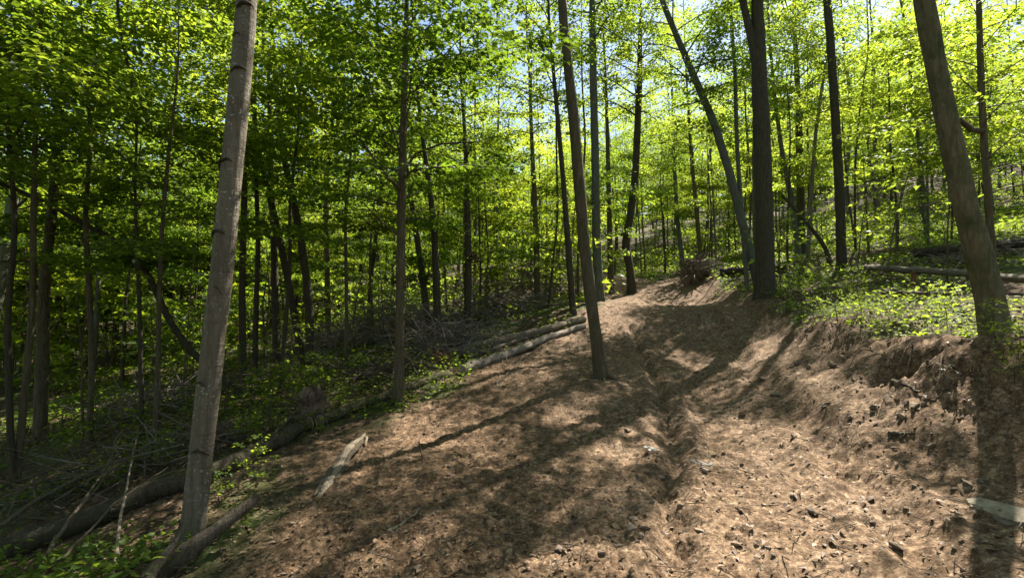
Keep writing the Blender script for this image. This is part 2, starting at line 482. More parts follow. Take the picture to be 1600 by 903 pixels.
# ------------------------------------------------------------------ leaves and branching
MAPLE = np.array([(0, 0), (-0.05, 0.22), (0.18, 0.16), (0.22, 0.50), (0.42, 0.22), (0.55, 0.33), (0.62, 0.15), (1.0, 0.0)])
MAPLE = np.vstack([MAPLE, MAPLE[-2:0:-1] * [1, -1]])
RHOMB = np.array([(0, 0), (0.45, 0.36), (1.0, 0), (0.45, -0.36)])
OVAL = np.array([(0, 0), (0.25, 0.22), (0.6, 0.24), (1.0, 0), (0.6, -0.24), (0.25, -0.22)])
class Leaves:
    def __init__(self):
        self.c, self.d, self.n, self.s, self.v = [], [], [], [], []
    def put(self, c, d, n, s, v):
        self.c.append(c); self.d.append(d); self.n.append(n); self.s.append(s); self.v.append(v)
    def arrays(self):
        return [np.concatenate(q) for q in (self.c, self.d, self.n, self.s, self.v)]
    def emit(self, mb, shape=RHOMB, mat=1, keep=None):
        if not self.c: return 0
        c, d, n, s, v = self.arrays()
        if keep is not None:
            m = keep(c); c, d, n, s, v = c[m], d[m], n[m], s[m], v[m]
        d = d / (np.linalg.norm(d, axis=1)[:, None] + 1e-9)
        side = np.cross(n, d); side /= np.linalg.norm(side, axis=1)[:, None] + 1e-9
        n = np.cross(d, side)
        k = len(shape)
        V = c[:, None] + s[:, None, None] * (shape[None, :, :1] * d[:, None] + shape[None, :, 1:] * side[:, None]
            + (0.35 * np.abs(shape[None, :, 1:]) - 0.16 * shape[None, :, :1] ** 2) * n[:, None])
        Fc = np.arange(len(c) * k).reshape(-1, k)
        mb.add(V.reshape(-1, 3), Fc, mat, False, v)
        return len(c)

def bough(rng, lv, mb, start, az, el, L, r0, droop=0.5, leaf=0.11, dens=26, tw=7, flat=0.30, sides=5, twigs=True, bare=0.25, limb=None):
    """one bough: a bent limb, side twigs in a flattish spray, leaves along the twigs"""
    n = 7
    pts = [np.array(start, float)]; a, e = az, el
    for i in range(n - 1):
        step = L / (n - 1)
        pts.append(pts[-1] + step * np.array([math.cos(e) * math.sin(a), math.cos(e) * math.cos(a), math.sin(e)]))
        a += rng.normal(0, 0.16); e += -droop / n + rng.normal(0, 0.10)
    pts = np.array(pts)
    (limb or mb).tube(pts, r0 * np.linspace(1, 0.16, n), sides, 0, False)
    cv = rng.random()
    for t in np.linspace(bare, 1.0, tw):
        q = t * (n - 1); i = min(int(q), n - 2); p = pts[i] + (q - i) * (pts[i + 1] - pts[i])
        for sgn in ((-1, 1) if t < 0.97 else (0,)):
            if rng.random() < 0.12: continue
            ta = a * 0 + math.atan2(pts[i + 1][0] - pts[i][0], pts[i + 1][1] - pts[i][1]) + sgn * rng.uniform(0.55, 1.15)
            tl = L * rng.uniform(0.22, 0.42) * (1.15 - 0.6 * t)
            te = rng.normal(0.0, 0.11)
            dv = np.array([math.cos(te) * math.sin(ta), math.cos(te) * math.cos(ta), math.sin(te)])
            end = p + dv * tl
            if twigs: mb.tube([p, (p + end) / 2 + [0, 0, 0.02], end], [r0 * 0.22, r0 * 0.16, r0 * 0.05], 3, 0, False)
            m = max(3, int(dens * tl * rng.uniform(0.7, 1.3)))
            f = rng.random(m) ** 0.7
            c = p + dv * tl * f[:, None] + rng.normal(0, 1, (m, 3)) * [0.10, 0.10, 0.03] * (0.5 + leaf * 8)
            la = ta + rng.normal(0, 0.9, m)
            d = np.stack([np.sin(la), np.cos(la), rng.normal(-0.18, 0.25, m)], 1)
            nn = np.stack([rng.normal(0, flat, m), rng.normal(0, flat, m), np.ones(m)], 1)
            lv.put(c, d, nn, leaf * rng.uniform(0.5, 1.3, m), np.clip(0.25 + 0.5 * cv + rng.normal(0, 0.24, m), 0, 1))

def axis_at(pts, z):
    pts = np.asarray(pts)
    return np.array([np.interp(z, pts[:, 2], pts[:, 0]), np.interp(z, pts[:, 2], pts[:, 1]), z])

def crown(rng, axis, z0, z1, R, nb, leaf=0.11, dens=26, tw=7, rise=(0.2, 0.9), droop=0.5, lv=None, mb=None, gap=0.0, r0=0.03, twigs=True, sides=5, flat=0.35, prof=0.6, rmin=0.45):
    lv = lv or Leaves(); mb = mb or MB()
    az = rng.uniform(0, 6.28)
    for i in range(nb):
        t = (i + rng.uniform(0, 0.9)) / nb
        z = z0 + (z1 - z0) * t
        az += 2.4 + rng.normal(0, 0.4)
        if rng.random() < gap: continue
        w = math.sin(math.pi * (0.18 + 0.80 * t)) ** prof
        L = R * max(rmin * 0.7, w) * rng.uniform(0.65, 1.15)
        bough(rng, lv, mb, axis_at(axis, z), az, rise[0] + (rise[1] - rise[0]) * t + rng.normal(0, 0.12), L, r0 * (1.1 - 0.7 * t), droop, leaf, dens, tw, flat, sides, twigs)
    return lv, mb

def trunk_mesh(pts, rad, sides=12, rng=None, flare=True, rough=0.035):
    """bent trunk resampled along its length, with a root flare"""
    pts = np.asarray(pts, float); rad = np.asarray(rad, float)
    s = np.concatenate([[0], np.cumsum(np.linalg.norm(np.diff(pts, axis=0), axis=1))])
    n = max(10, int(s[-1] / 0.30)); n = min(n, 64)
    q = np.linspace(0, 1, n) ** 1.25 * s[-1]
    pp = np.stack([np.interp(q, s, pts[:, i]) for i in range(3)], 1)
    for _ in range(2):
        pp[1:-1] = 0.25 * pp[:-2] + 0.5 * pp[1:-1] + 0.25 * pp[2:]
    rr = np.interp(q, s, rad)
    if flare: rr = rr * (1 + 0.40 * np.exp(-np.clip(q - 0.4, 0, None) / (rad[0] * 1.8)))
    mb = MB()
    th = np.arange(sides) * 2 * math.pi / sides
    mb.tube(pp, rr, sides, 0, True)
    V = mb.v[0]
    if rng is not None:
        lob = 1 + rough * rng.standard_normal((n, sides)) + flare * 0.18 * np.exp(-np.clip(q - 0.4, 0, None) / (rad[0] * 2.0))[:, None] * np.cos(th * 4 + rng.uniform(0, 6))[None]
        c = np.repeat(pp, sides, 0)
        mb.v[0] = c + (V - c) * lob.reshape(-1, 1)
    return mb, pp, rr

# ------------------------------------------------------------------ sun gaps: patches of ground that the photograph shows in the sun
def pix_poly(pl):
    return np.array([ground(u, v)[:2] for u, v in pl])
LIT = [pix_poly(p) for p in (
    [(1085, 640), (1230, 660), (1400, 720), (1500, 800), (1430, 900), (1000, 900), (1040, 800), (1060, 720)],
    [(1240, 575), (1500, 600), (1560, 700), (1420, 690), (1250, 635)],
    [(900, 665), (1040, 650), (1050, 730), (930, 740)],
    [(790, 860), (900, 850), (960, 900), (780, 900)],
    [(860, 645), (930, 635), (930, 665), (860, 670)],
    [(1040, 535), (1150, 560), (1110, 590), (1030, 560)],
    [(960, 455), (1080, 440), (1110, 450), (1090, 465), (990, 480)],
    [(610, 650), (700, 640), (690, 700), (600, 690)],
)] + [np.array(q, float) for q in ([(-8, 19), (-1, 19), (-1, 31), (-10, 31)], [(3, 17), (8.5, 16), (9.5, 26), (7.5, 30), (2, 32)], [(-12, 14), (-6, 13), (-6, 18), (-13, 19)], [(-4.8, 4.8), (-4, 5.6), (-5.5, 6.8), (-6.8, 5.5)], [(5.2, 5), (6.5, 4.5), (13, 9), (22, 18), (22, 27), (12, 24), (8, 17), (6.2, 9)],)]
def in_poly(x, y, poly):
    c = np.zeros(x.shape, bool); j = len(poly) - 1
    for i in range(len(poly)):
        xi, yi = poly[i]; xj, yj = poly[j]
        m = ((yi > y) != (yj > y)) & (x < (xj - xi) * (y - yi) / (yj - yi + 1e-12) + xi)
        c ^= m; j = i
    return c
def sun_foot(c):
    t = (c[:, 2] - 0.5) / SUNV[2]
    for _ in range(3):
        g = c - SUNV * t[:, None]
        t = t + (g[:, 2] - H(g[:, 0], g[:, 1])) / SUNV[2]
    g = c - SUNV * t[:, None]
    return g, t
def sun_keep(c, p=0.94):
    g, t = sun_foot(c)
    x = g[:, 0] + 0.5 * fbm(g[:, 0] * 1.6, g[:, 1] * 1.6, 3, 1); y = g[:, 1] + 0.5 * fbm(g[:, 0] * 1.6 + 50, g[:, 1] * 1.6, 3, 2)
    lit = np.zeros(len(c), bool)
    for pl in LIT: lit |= in_poly(x, y, pl)
    return ~(lit & (t > 1.5) & (RNG.random(len(c)) < p))
def shades_lit(x, y, zs, R):
    """would a crown at x, y with leaves at these heights shade the sunny foreground"""
    c = np.array([(x + dx, y + dy, z) for z in zs for dx in (-R, 0, R) for dy in (-R, 0, R)])
    g, _ = sun_foot(c)
    for pl in LIT:
        if in_poly(g[:, 0], g[:, 1], pl).any(): return True
    return False

# ------------------------------------------------------------------ the trees one can point to
USED = []                                                  # tree positions, to keep the others apart
def hero(pix, width, label, mat, Y=None, group=None, top=14.0, z0=None, R=2.6, nb=34, leaf=0.115, dens=32, rise=(0.3, 1.0), droop=0.5,
         lmat=None, seed=1, name='tree', limbs=(), shape=RHOMB, tw=7, lean=0.0, base=None, cut=True, crown_on=True):
    rng = np.random.default_rng(seed)
    g = ground(*pix[0]) if Y is None else None
    if g is None:
        q = P(pix[0][0], pix[0][1], Y); g = np.array([q[0], q[1], float(H(q[0], q[1]))])
    Yb = g[1]
    pts = [P(u, v, Yb + lean * i) for i, (u, v) in enumerate(pix)]
    pts[0] = np.array([pts[0][0], pts[0][1], g[2] - 0.05])
    pts.insert(0, pts[0] - [0, 0, 0.5])
    width = list(width)
    rad = [max(0.02, w * 0.5 * Yb / F * math.cos(math.atan((q[0] - 800) / F))) for w, q in zip([width[0]] + width, [pix[0]] + list(pix))]   # a round trunk off the axis shows wider
    # the trunk goes on above the picture
    d = pts[-1] - pts[-2]; d = d / np.linalg.norm(d); d = d + np.array([0, 0, 0.9]); d /= np.linalg.norm(d)
    zt = g[2] + top
    if pts[-1][2] < zt - 1:
        a = pts[-1]; L = (zt - a[2]) / d[2]
        for f in (0.35, 0.7, 1.0):
            pts.append(a + d * L * f + rng.normal(0, 0.15, 3) * f)
            rad.append(max(0.02, rad[len(width)] * (1 - 0.85 * f)))
    root = empty(name, tuple(g))
    tag(root, label, 'tree', group)
    loc = np.array(pts) - g
    mb, pp, rr = trunk_mesh(loc, rad, 20 if Yb < 7 else 10, rng, True, 0.028 if Yb < 7 else 0.035)
    mb.build('trunk', mat, root)
    if Yb < 12:                                             # surface roots
        for k in range(5):
            a = k * 1.26 + rng.uniform(0, .8); L = rad[0] * rng.uniform(2.2, 4.0)
            dd = np.array([math.sin(a), math.cos(a), 0])
            q = [dd * rad[0] * .55 + [0, 0, rad[0] * 1.1], dd * rad[0] * 1.15 + [0, 0, rad[0] * .35], dd * L * .7, dd * L]
            for i, e in enumerate(q):
                hz = float(H(g[0] + e[0], g[1] + e[1])) - g[2]
                q[i] = np.array([e[0], e[1], e[2] + (hz if i > 1 else 0) + (.015, 0, .01, -.05)[i]])
            m2 = MB(); m2.tube(relax(q, 9, 1), rad[0] * np.linspace(.42, .08, 9), 7, 0, False, 1, .06, rng); m2.build('root', mat, root)
    for lp, lw in limbs:                                    # boughs that show by themselves
        lpts = np.array([P(u, v, Yb + (q[0] if q else 0.0)) for u, v, *q in lp]) - g
        m2 = MB(); m2.tube(lpts, np.array(lw) * 0.5 * Yb / F, 6, 0, True)
        m2.build('branch', mat, root)
    if crown_on:
        if seed in (5, 22, 23, 24, 25, 26, 28, 4):
            nb, dens, R = int(nb * 1.28), 38, R * 1.15  # fuller crowns, shaped to throw more shade on the bare earth
        zz0 = (z0 if z0 is not None else top * 0.45)
        lv, cm = crown(rng, pp, zz0, top, R, nb, leaf, dens, tw, rise, droop, r0=max(0.012, rad[0] * 0.22), gap=0.38 if g[0] < -2.2 else 0.12)
        lv.emit(cm, shape, 1, (lambda c: sun_keep(c + g)) if cut else None)
        cm.build('crown', [mat, lmat or LEAF], root)
    USED.append((g[0], g[1]))
    return root, g

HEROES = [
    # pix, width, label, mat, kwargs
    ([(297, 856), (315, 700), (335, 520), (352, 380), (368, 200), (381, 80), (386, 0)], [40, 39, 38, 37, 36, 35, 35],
     'tall pale grey trunk with lichen spots leaning right beside the near fallen logs', BARK_GREY, dict(top=15, z0=7.5, R=3.0, nb=30, lmat=LEAF_SHADED, seed=1)),
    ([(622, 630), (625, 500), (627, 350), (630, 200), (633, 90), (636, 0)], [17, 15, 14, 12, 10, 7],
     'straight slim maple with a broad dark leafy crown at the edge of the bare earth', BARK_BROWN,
     dict(top=8.5, z0=3.0, R=2.7, nb=50, leaf=0.105, dens=52, rise=(0.15, 0.8), lmat=LEAF_SHADED, seed=2, shape=MAPLE, cut=False,
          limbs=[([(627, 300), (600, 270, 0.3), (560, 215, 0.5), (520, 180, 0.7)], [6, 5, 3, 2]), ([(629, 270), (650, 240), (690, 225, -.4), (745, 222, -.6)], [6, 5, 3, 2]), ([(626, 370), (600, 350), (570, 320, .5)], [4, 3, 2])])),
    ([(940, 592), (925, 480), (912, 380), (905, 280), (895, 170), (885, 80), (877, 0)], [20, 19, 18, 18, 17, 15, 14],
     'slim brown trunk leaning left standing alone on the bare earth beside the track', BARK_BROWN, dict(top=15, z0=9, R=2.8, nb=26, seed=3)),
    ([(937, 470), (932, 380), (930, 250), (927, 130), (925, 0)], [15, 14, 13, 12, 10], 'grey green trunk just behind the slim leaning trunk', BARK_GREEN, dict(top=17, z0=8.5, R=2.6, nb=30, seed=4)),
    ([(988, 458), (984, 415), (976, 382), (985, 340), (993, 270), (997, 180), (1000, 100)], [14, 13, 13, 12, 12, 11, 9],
     'dark crooked trunk with a kink near its foot at the bend of the track', BARK_DARK, dict(top=13, z0=7, R=2.4, nb=28, seed=5, lmat=LEAF_SUNLIT)),
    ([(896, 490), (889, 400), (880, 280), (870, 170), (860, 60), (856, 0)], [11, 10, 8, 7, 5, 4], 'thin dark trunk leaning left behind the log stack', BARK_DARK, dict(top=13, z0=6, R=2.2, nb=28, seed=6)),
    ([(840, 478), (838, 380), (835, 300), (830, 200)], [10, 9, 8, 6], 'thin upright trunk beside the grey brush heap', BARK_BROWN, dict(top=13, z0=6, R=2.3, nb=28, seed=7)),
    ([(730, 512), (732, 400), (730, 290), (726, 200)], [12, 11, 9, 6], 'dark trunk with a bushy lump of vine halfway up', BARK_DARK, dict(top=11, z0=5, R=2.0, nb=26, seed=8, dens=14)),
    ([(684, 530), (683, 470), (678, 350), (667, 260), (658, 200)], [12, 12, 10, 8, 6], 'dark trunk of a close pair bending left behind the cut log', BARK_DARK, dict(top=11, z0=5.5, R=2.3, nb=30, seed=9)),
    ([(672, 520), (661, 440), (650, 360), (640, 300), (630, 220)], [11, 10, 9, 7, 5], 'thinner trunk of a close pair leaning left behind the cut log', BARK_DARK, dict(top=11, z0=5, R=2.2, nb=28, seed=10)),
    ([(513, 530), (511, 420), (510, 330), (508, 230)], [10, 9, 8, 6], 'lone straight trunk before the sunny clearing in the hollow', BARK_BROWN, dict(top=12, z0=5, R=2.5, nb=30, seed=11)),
    ([(487, 575), (481, 450), (470, 370), (455, 300), (440, 230)], [15, 14, 13, 11, 9], 'dark trunk bending left with its twin at the left of the clearing', BARK_DARK, dict(top=12, z0=4.5, R=2.8, nb=36, seed=12, lmat=LEAF_SHADED)),
    ([(474, 575), (458, 480), (432, 350), (402, 230)], [12, 12, 11, 8], 'dark twin trunk leaning far left at the left of the clearing', BARK_DARK, dict(top=12, z0=4.5, R=2.8, nb=34, seed=13, lmat=LEAF_SHADED)),
    ([(433, 575), (430, 460), (427, 350), (422, 250)], [13, 12, 11, 9], 'straight dark trunk left of the twin leaning trunks', BARK_DARK, dict(top=12, z0=4, R=2.6, nb=34, seed=14, lmat=LEAF_SHADED)),
    ([(380, 605), (378, 450), (382, 300), (380, 200)], [12, 11, 10, 8], 'dark straight trunk showing just right of the pale grey trunk', BARK_DARK, dict(top=12, z0=4, R=2.6, nb=34, seed=15, lmat=LEAF_SHADED)),
    ([(398, 590), (400, 480), (404, 380), (400, 280)], [10, 9, 8, 7], 'thin dark trunk between two darker ones behind the pale grey trunk', BARK_DARK, dict(top=12, z0=4, R=2.5, nb=30, seed=16, lmat=LEAF_SHADED)),
    ([(222, 690), (220, 560), (216, 420), (210, 300)], [9, 8, 7, 5], 'thin dark sapling trunk standing by the twig heap left of the pale trunk', BARK_DARK, dict(top=8, z0=3, R=2.2, nb=30, seed=17, lmat=LEAF_SHADED, dens=24)),
    ([(62, 690), (66, 560), (70, 430), (82, 330), (90, 200)], [24, 23, 20, 18, 14], 'thick dark mossy trunk in deep shade at the far left', BARK_BROWN, dict(top=13, z0=4.2, R=3.0, nb=40, seed=18, lmat=LEAF_SHADED)),
    ([(25, 755), (40, 600), (52, 470), (52, 330), (55, 200)], [14, 13, 12, 11, 9], 'slender trunk before the thick mossy trunk at the far left', BARK_BROWN, dict(top=10, z0=4.0, R=2.6, nb=36, seed=19, lmat=LEAF_SHADED)),
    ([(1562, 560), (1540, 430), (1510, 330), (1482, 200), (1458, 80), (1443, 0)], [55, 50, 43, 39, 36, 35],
     'thick brown trunk leaning left on top of the right bank', BARK_MOSS, dict(Y=5.35, top=15, z0=8.5, R=3.0, nb=30, seed=20, lmat=LEAF_SUNLIT)),
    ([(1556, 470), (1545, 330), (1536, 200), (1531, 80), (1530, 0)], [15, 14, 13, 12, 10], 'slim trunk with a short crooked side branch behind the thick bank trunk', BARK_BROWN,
     dict(top=9, z0=1.3, R=2.3, nb=46, leaf=0.10, dens=24, rise=(0.1, 0.7), seed=21, lmat=LEAF_SUNLIT, shape=MAPLE, cut=True, limbs=[([(1536, 205), (1518, 203, -.2), (1500, 187, -.4)], [9, 9, 7])])),
    ([(1315, 415), (1312, 300), (1305, 180), (1298, 70), (1292, 0)], [17, 16, 15, 14, 13], 'straight near black trunk standing among low leaves on the right slope', BARK_DARK, dict(top=16, z0=9, R=2.6, nb=28, seed=22, lmat=LEAF_SUNLIT)),
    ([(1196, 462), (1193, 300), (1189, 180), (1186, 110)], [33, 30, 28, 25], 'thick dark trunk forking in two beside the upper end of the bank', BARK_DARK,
     dict(top=15, z0=8, R=2.8, nb=30, seed=23, lmat=LEAF_SUNLIT, limbs=[([(1186, 140), (1176, 70), (1160, 0), (1140, -90)], [15, 14, 12, 8])])),
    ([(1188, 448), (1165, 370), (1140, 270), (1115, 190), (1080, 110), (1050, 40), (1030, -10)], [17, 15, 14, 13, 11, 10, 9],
     'grey trunk arching to the left over the track', BARK_GREEN, dict(top=12, z0=6, R=2.6, nb=30, seed=24, lmat=LEAF_SUNLIT, leaf=0.10, cut=True)),
    ([(1168, 452), (1160, 350), (1152, 240), (1148, 100), (1140, 0)], [8, 8, 7, 6, 5], 'thin pale stem between the arching trunk and the thick forked trunk', BARK_GREEN, dict(top=10, z0=4.5, R=2.0, nb=26, seed=25, lmat=LEAF_SUNLIT)),
    ([(1248, 402), (1238, 320), (1222, 240), (1210, 150)], [10, 9, 8, 6], 'slim grey trunk leaning left behind the thick forked trunk', BARK_GREEN, dict(top=14, z0=6, R=2.4, nb=26, seed=26, lmat=LEAF_SUNLIT)),
    ([(1262, 405), (1266, 320), (1275, 200), (1290, 100)], [7, 7, 6, 5], 'thin pale trunk leaning right near the straight black trunk', BARK_GREY, dict(top=11, z0=6, R=2.2, nb=24, seed=27, lmat=LEAF_SUNLIT)),
    ([(1252, 398), (1250, 250), (1247, 150)], [14, 13, 10], 'dark trunk behind the slim leaning stems on the right slope', BARK_DARK, dict(top=15, z0=7, R=2.8, nb=28, seed=28, lmat=LEAF_SUNLIT)),
    ([(1097, 425), (1090, 350), (1080, 240)], [8, 7, 6], 'thin trunk rising from beside the upturned roots', BARK_BROWN, dict(top=15, z0=6, R=2.4, nb=28, seed=29, lmat=LEAF_SUNLIT)),
    ([(1068, 424), (1058, 340), (1052, 230)], [8, 7, 6], 'thin grey trunk left of the upturned roots at the top of the track', BARK_GREEN, dict(top=15, z0=6, R=2.4, nb=28, seed=30, lmat=LEAF_SUNLIT)),
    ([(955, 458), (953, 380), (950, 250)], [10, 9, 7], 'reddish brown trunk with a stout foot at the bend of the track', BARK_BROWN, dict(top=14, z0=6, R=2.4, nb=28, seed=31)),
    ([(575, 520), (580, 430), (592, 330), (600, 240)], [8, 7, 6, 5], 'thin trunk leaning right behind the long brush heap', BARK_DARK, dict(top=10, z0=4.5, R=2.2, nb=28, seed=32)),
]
ROOTS = {}
for i, (pix, w, lab, mat, kw) in enumerate(HEROES):
    ROOTS[i] = hero(pix, w, lab, mat, **kw)

def scars():
    rng = np.random.default_rng(44)
    root, g = ROOTS[0]
    pix, w = HEROES[0][0], HEROES[0][1]
    vs = [q[1] for q in pix][::-1]
    for v, off, sz in ((20, .35, 1.1), (64, -.3, .6), (118, .2, 1.0), (262, -.4, 1.2), (372, -.5, 1.4), (455, .4, .5), (600, -.1, .6), (705, .45, .9)):
        u = np.interp(v, vs, [q[0] for q in pix][::-1]); r = np.interp(v, vs, w[::-1]) * .5 * g[1] / F
        c = P(u, v, g[1]) - g
        a = np.linspace(-.75, .75, 9) * sz + off
        zz = -.035 * sz * (1 - (np.linspace(-1, 1, 9)) ** 2) + rng.normal(0, .003, 9)
        zz = zz + np.linspace(-1, 1, 9) * rng.normal(0, .018)
        pts = np.stack([c[0] + r * np.sin(a), c[1] - r * np.cos(a), c[2] - zz], 1)
        mb = MB(); mb.tube(pts, rng.uniform(.006, .014) * sz * np.sin(np.linspace(.15, 3.0, 9)) + .001 + rng.random(9) * .002, 5, 0, False)
        mb.build('branch_scar', BARK_DARK, root)
scars()

def bent_sapling():
    pl = [(0, 287), (60, 310), (130, 350), (195, 383), (235, 430), (262, 500), (300, 552), (345, 590), (378, 618)]
    g = ground(378, 622)
    root = empty('bent_tree', tuple(g))
    tag(root, 'thin dark tree bowed right over, arching from the top left down behind the pale trunk', 'tree')
    pts = np.array([P(u, v, g[1] - 0.25 * i) for i, (u, v) in enumerate(pl[::-1])]) - g
    mb = MB(); s = np.linspace(0, 8, 30)
    pp = np.stack([np.interp(s, np.arange(9), pts[:, k]) for k in range(3)], 1)
    for _ in range(3): pp[1:-1] = 0.25 * pp[:-2] + 0.5 * pp[1:-1] + 0.25 * pp[2:]
    mb.tube(pp, np.linspace(0.075, 0.03, 30), 8, 0, True)
    mb.build('trunk', BARK_DARK, root)
    rng = np.random.default_rng(41); lv, cm = Leaves(), MB()
    for k in (15, 17, 20, 22, 24, 26, 28, 29):
        bough(rng, lv, cm, pp[k], rng.uniform(0, 6.28), rng.uniform(0.1, 0.6), rng.uniform(0.8, 1.4), 0.014, 0.4, 0.10, 26, 5)
    lv.emit(cm, MAPLE, 1)
    cm.build('crown', [BARK_DARK, LEAF_SHADED], root)
bent_sapling()

# vine lump on the dark trunk
rng = np.random.default_rng(50)
r8, g8 = ROOTS[7]
lv, mb = Leaves(), MB()
ax = P(740, 402, g8[1] - 0.1) - g8
for k in range(120):
    d = rng.normal(0, 1, 3); d /= np.linalg.norm(d)
    mb.tube([ax, ax + d * 0.08 + [0, 0, .02], ax + d * rng.uniform(0.12, 0.2)], [0.006, 0.004, 0.002], 3, 0, False)
c = ax + rng.normal(0, 0.09, (160, 3)); lv.put(c, rng.normal(0, 1, (160, 3)), rng.normal(0, 1, (160, 3)), np.full(160, 0.06), rng.random(160))
lv.emit(mb, RHOMB, 1)
tag(mb.build('vine_lump', [BARK_DARK, DRY], r8), kind='stuff')

# ------------------------------------------------------------------ repeating trees: a few kinds, then copies
def tree_kind(name, seed, Ht, z0, R, nb, leaf, dens, tw, r0, mat, lmat, rise=(0.2, 0.9), twigs=True, droop=0.5, gap=0.1, sides=8, flat=0.35, shape=RHOMB, bsides=4):
    rng = np.random.default_rng(seed)
    n = 7; zz = np.linspace(0, Ht, n)
    pts = np.stack([np.cumsum(rng.normal(0, 0.085 * Ht / 10, n)), np.cumsum(rng.normal(0, 0.085 * Ht / 10, n)), zz], 1)
    pts -= [pts[0][0], pts[0][1], 0.4]
    mb, pp, rr = trunk_mesh(pts, r0 * np.array([1, 0.92, 0.84, 0.74, 0.58, 0.36, 0.1]), sides, rng)
    tm = mb.mesh('trunk', mat)
    lv, cm = crown(rng, pp, z0, Ht, R, nb, leaf, dens, tw, rise, droop, gap=gap, r0=max(0.012, r0 * 0.25), twigs=twigs, sides=bsides, flat=flat)
    k = lv.emit(cm, shape, 1)
    return tm, cm.mesh('crown', [mat, lmat]), (z0, Ht, R)
TALL = [tree_kind('tall', 100 + i, 15.5 + i % 3, 4.0 + (i % 2) * 1.6, 3.5, 30, 0.135, 22, 9, 0.085 + 0.03 * (i % 3), (BARK_DARK, BARK_BROWN, BARK_GREEN)[i % 3],
                  (LEAF, LEAF_SUNLIT, LEAF)[i % 3], twigs=False, rise=(0.35, 1.1)) for i in range(6)]
UNDER = [tree_kind('under', 200 + i, (8.0, 6.5, 7.5)[i % 3], (2.9, 1.5, 2.6)[i % 3], 3.0, 17, (0.10, 0.14, 0.10, 0.11, 0.09, 0.13)[i], (64, 40, 62, 58, 66, 44)[i], 10, 0.045, (BARK_DARK, BARK_BROWN)[i % 2],
                   (LEAF_SHADED, LEAF, LEAF_SUNLIT)[i % 3], rise=(0.12, 0.8), twigs=True, gap=0.15, bsides=3) for i in range(6)]
FAR = [tree_kind('far', 300 + i, 14 + i, 1.4, 3.3, 38, 0.20, 13, 6, 0.10, (BARK_DARK, BARK_BROWN, BARK_GREEN)[i % 3], (LEAF, LEAF_SUNLIT, LEAF)[i % 3], twigs=False, rise=(0.3, 1.0), bsides=3) for i in range(4)]

POLE = [tree_kind('pole', 500 + i, 11 + i, 6.0, 1.7, 14, 0.12, 26, 5, 0.045 + .012 * i, (BARK_DARK, BARK_BROWN, BARK_GREEN)[i % 3], (LEAF, LEAF_SUNLIT, LEAF_SUNLIT)[i % 3], twigs=False, rise=(0.4, 1.1), sides=6) for i in range(3)]
PATH_LINE = [(1.4, 0), (1.4, 3), (2.2, 8), (3.6, 12), (5.0, 17), (6.0, 22), (5.4, 27), (2.5, 33)]
def put_tree(kind, x, y, s, rz, name, label, group):
    tm, cm, _ = kind
    root = empty(name, (x, y, float(H(x, y))), rz)
    root.rotation_euler = (RNG.normal(0, 0.035), RNG.normal(0, 0.035), rz)
    root.scale = (s, s, s * RNG.uniform(0.92, 1.08))
    tag(root, label, 'tree', group)
    for nm, me in (('trunk', tm), ('crown', cm)):
        o = bpy.data.objects.new(nm, me); COL.objects.link(o); o.parent = root
    return root
def free(x, y, dmin):
    return all((x - a) ** 2 + (y - b) ** 2 > dmin * dmin for a, b in USED)
def path_d(x, y):
    return float(poly_dist(np.array(x, float), np.array(y, float), PATH_LINE)[0])
def bank_right(x, y):
    return float(bank_sd(x, y)) > 0
def zone(x, y):
    if y > 32 and -8 < x < 12: return 'c'
    return 'r' if bank_right(x, y) else 'l'
def band(y, cuts, words):
    return words[sum(y > c for c in cuts)]
WHERE = {'l': 'in the shady left wood', 'r': 'on the sunlit right slope', 'c': 'beyond the bend'}
def words_for(what, kind_word, x, y):
    z = zone(x, y)
    d = band(y, (18, 30, 45), ('among the nearer trunks', 'in the middle distance', 'far back', 'farthest back'))
    return f'{kind_word} {what} {d} {WHERE[z]}', f'{kind_word} {what}s {d} {WHERE[z]}'
KW_T = ('slender dark barked', 'slender brown barked', 'slender grey green barked')
KW_U = ('high crowned', 'low branched', 'bright yellow green')

def scatter(n, kinds, rmin, rmax, dmin, smin, smax, name, what, kws, angle=58, pathgap=2.2, check=None, tries=6000):
    c = 0
    for _ in range(tries):
        if c >= n: break
        r = math.sqrt(RNG.uniform(rmin ** 2, rmax ** 2)); a = math.radians(RNG.uniform(-angle, angle))
        x, y = r * math.sin(a), r * math.cos(a)
        if not free(x, y, dmin) or path_d(x, y) < pathgap: continue
        if float(dirt_mask(np.array(x), np.array(y))) > 0.3: continue
        ki = int(RNG.integers(len(kinds))); k = kinds[ki]
        if check and not check(x, y, k): continue
        s = RNG.uniform(smin, smax)
        lab, grp = words_for(what, kws[ki % 3], x, y)
        put_tree(k, x, y, s, RNG.uniform(0, 6.28), name, lab, grp)
        USED.append((x, y)); c += 1
    return c
def tall_ok(x, y, k):
    if x < 0 and y < 30 and RNG.random() < 0.72: return False
    z0, Ht, R = k[2]; h = float(H(x, y))
    return not shades_lit(x, y, [h + z0 + 1, h + (z0 + Ht) / 2, h + Ht - 1.5], R * 0.55)
def under_ok(x, y, k):
    u = 800 + 800 * x / y
    if 900 < u < 1130 and y < 24: return False            # keep the view up the track open
    if 1130 <= u < 1640 and (y < 17 or k is UNDER[1] or k is UNDER[4]): return False
    if 640 < u <= 900 and y < 17: return False
    if u <= 640 and y < 15: return False
    if u <= 640 and y < 18 and k is not UNDER[0] and k is not UNDER[3]: return False
    z0, Ht, R = k[2]; h = float(H(x, y))
    return not shades_lit(x, y, [h + z0 + 1, h + Ht * 0.6], R * 0.4)
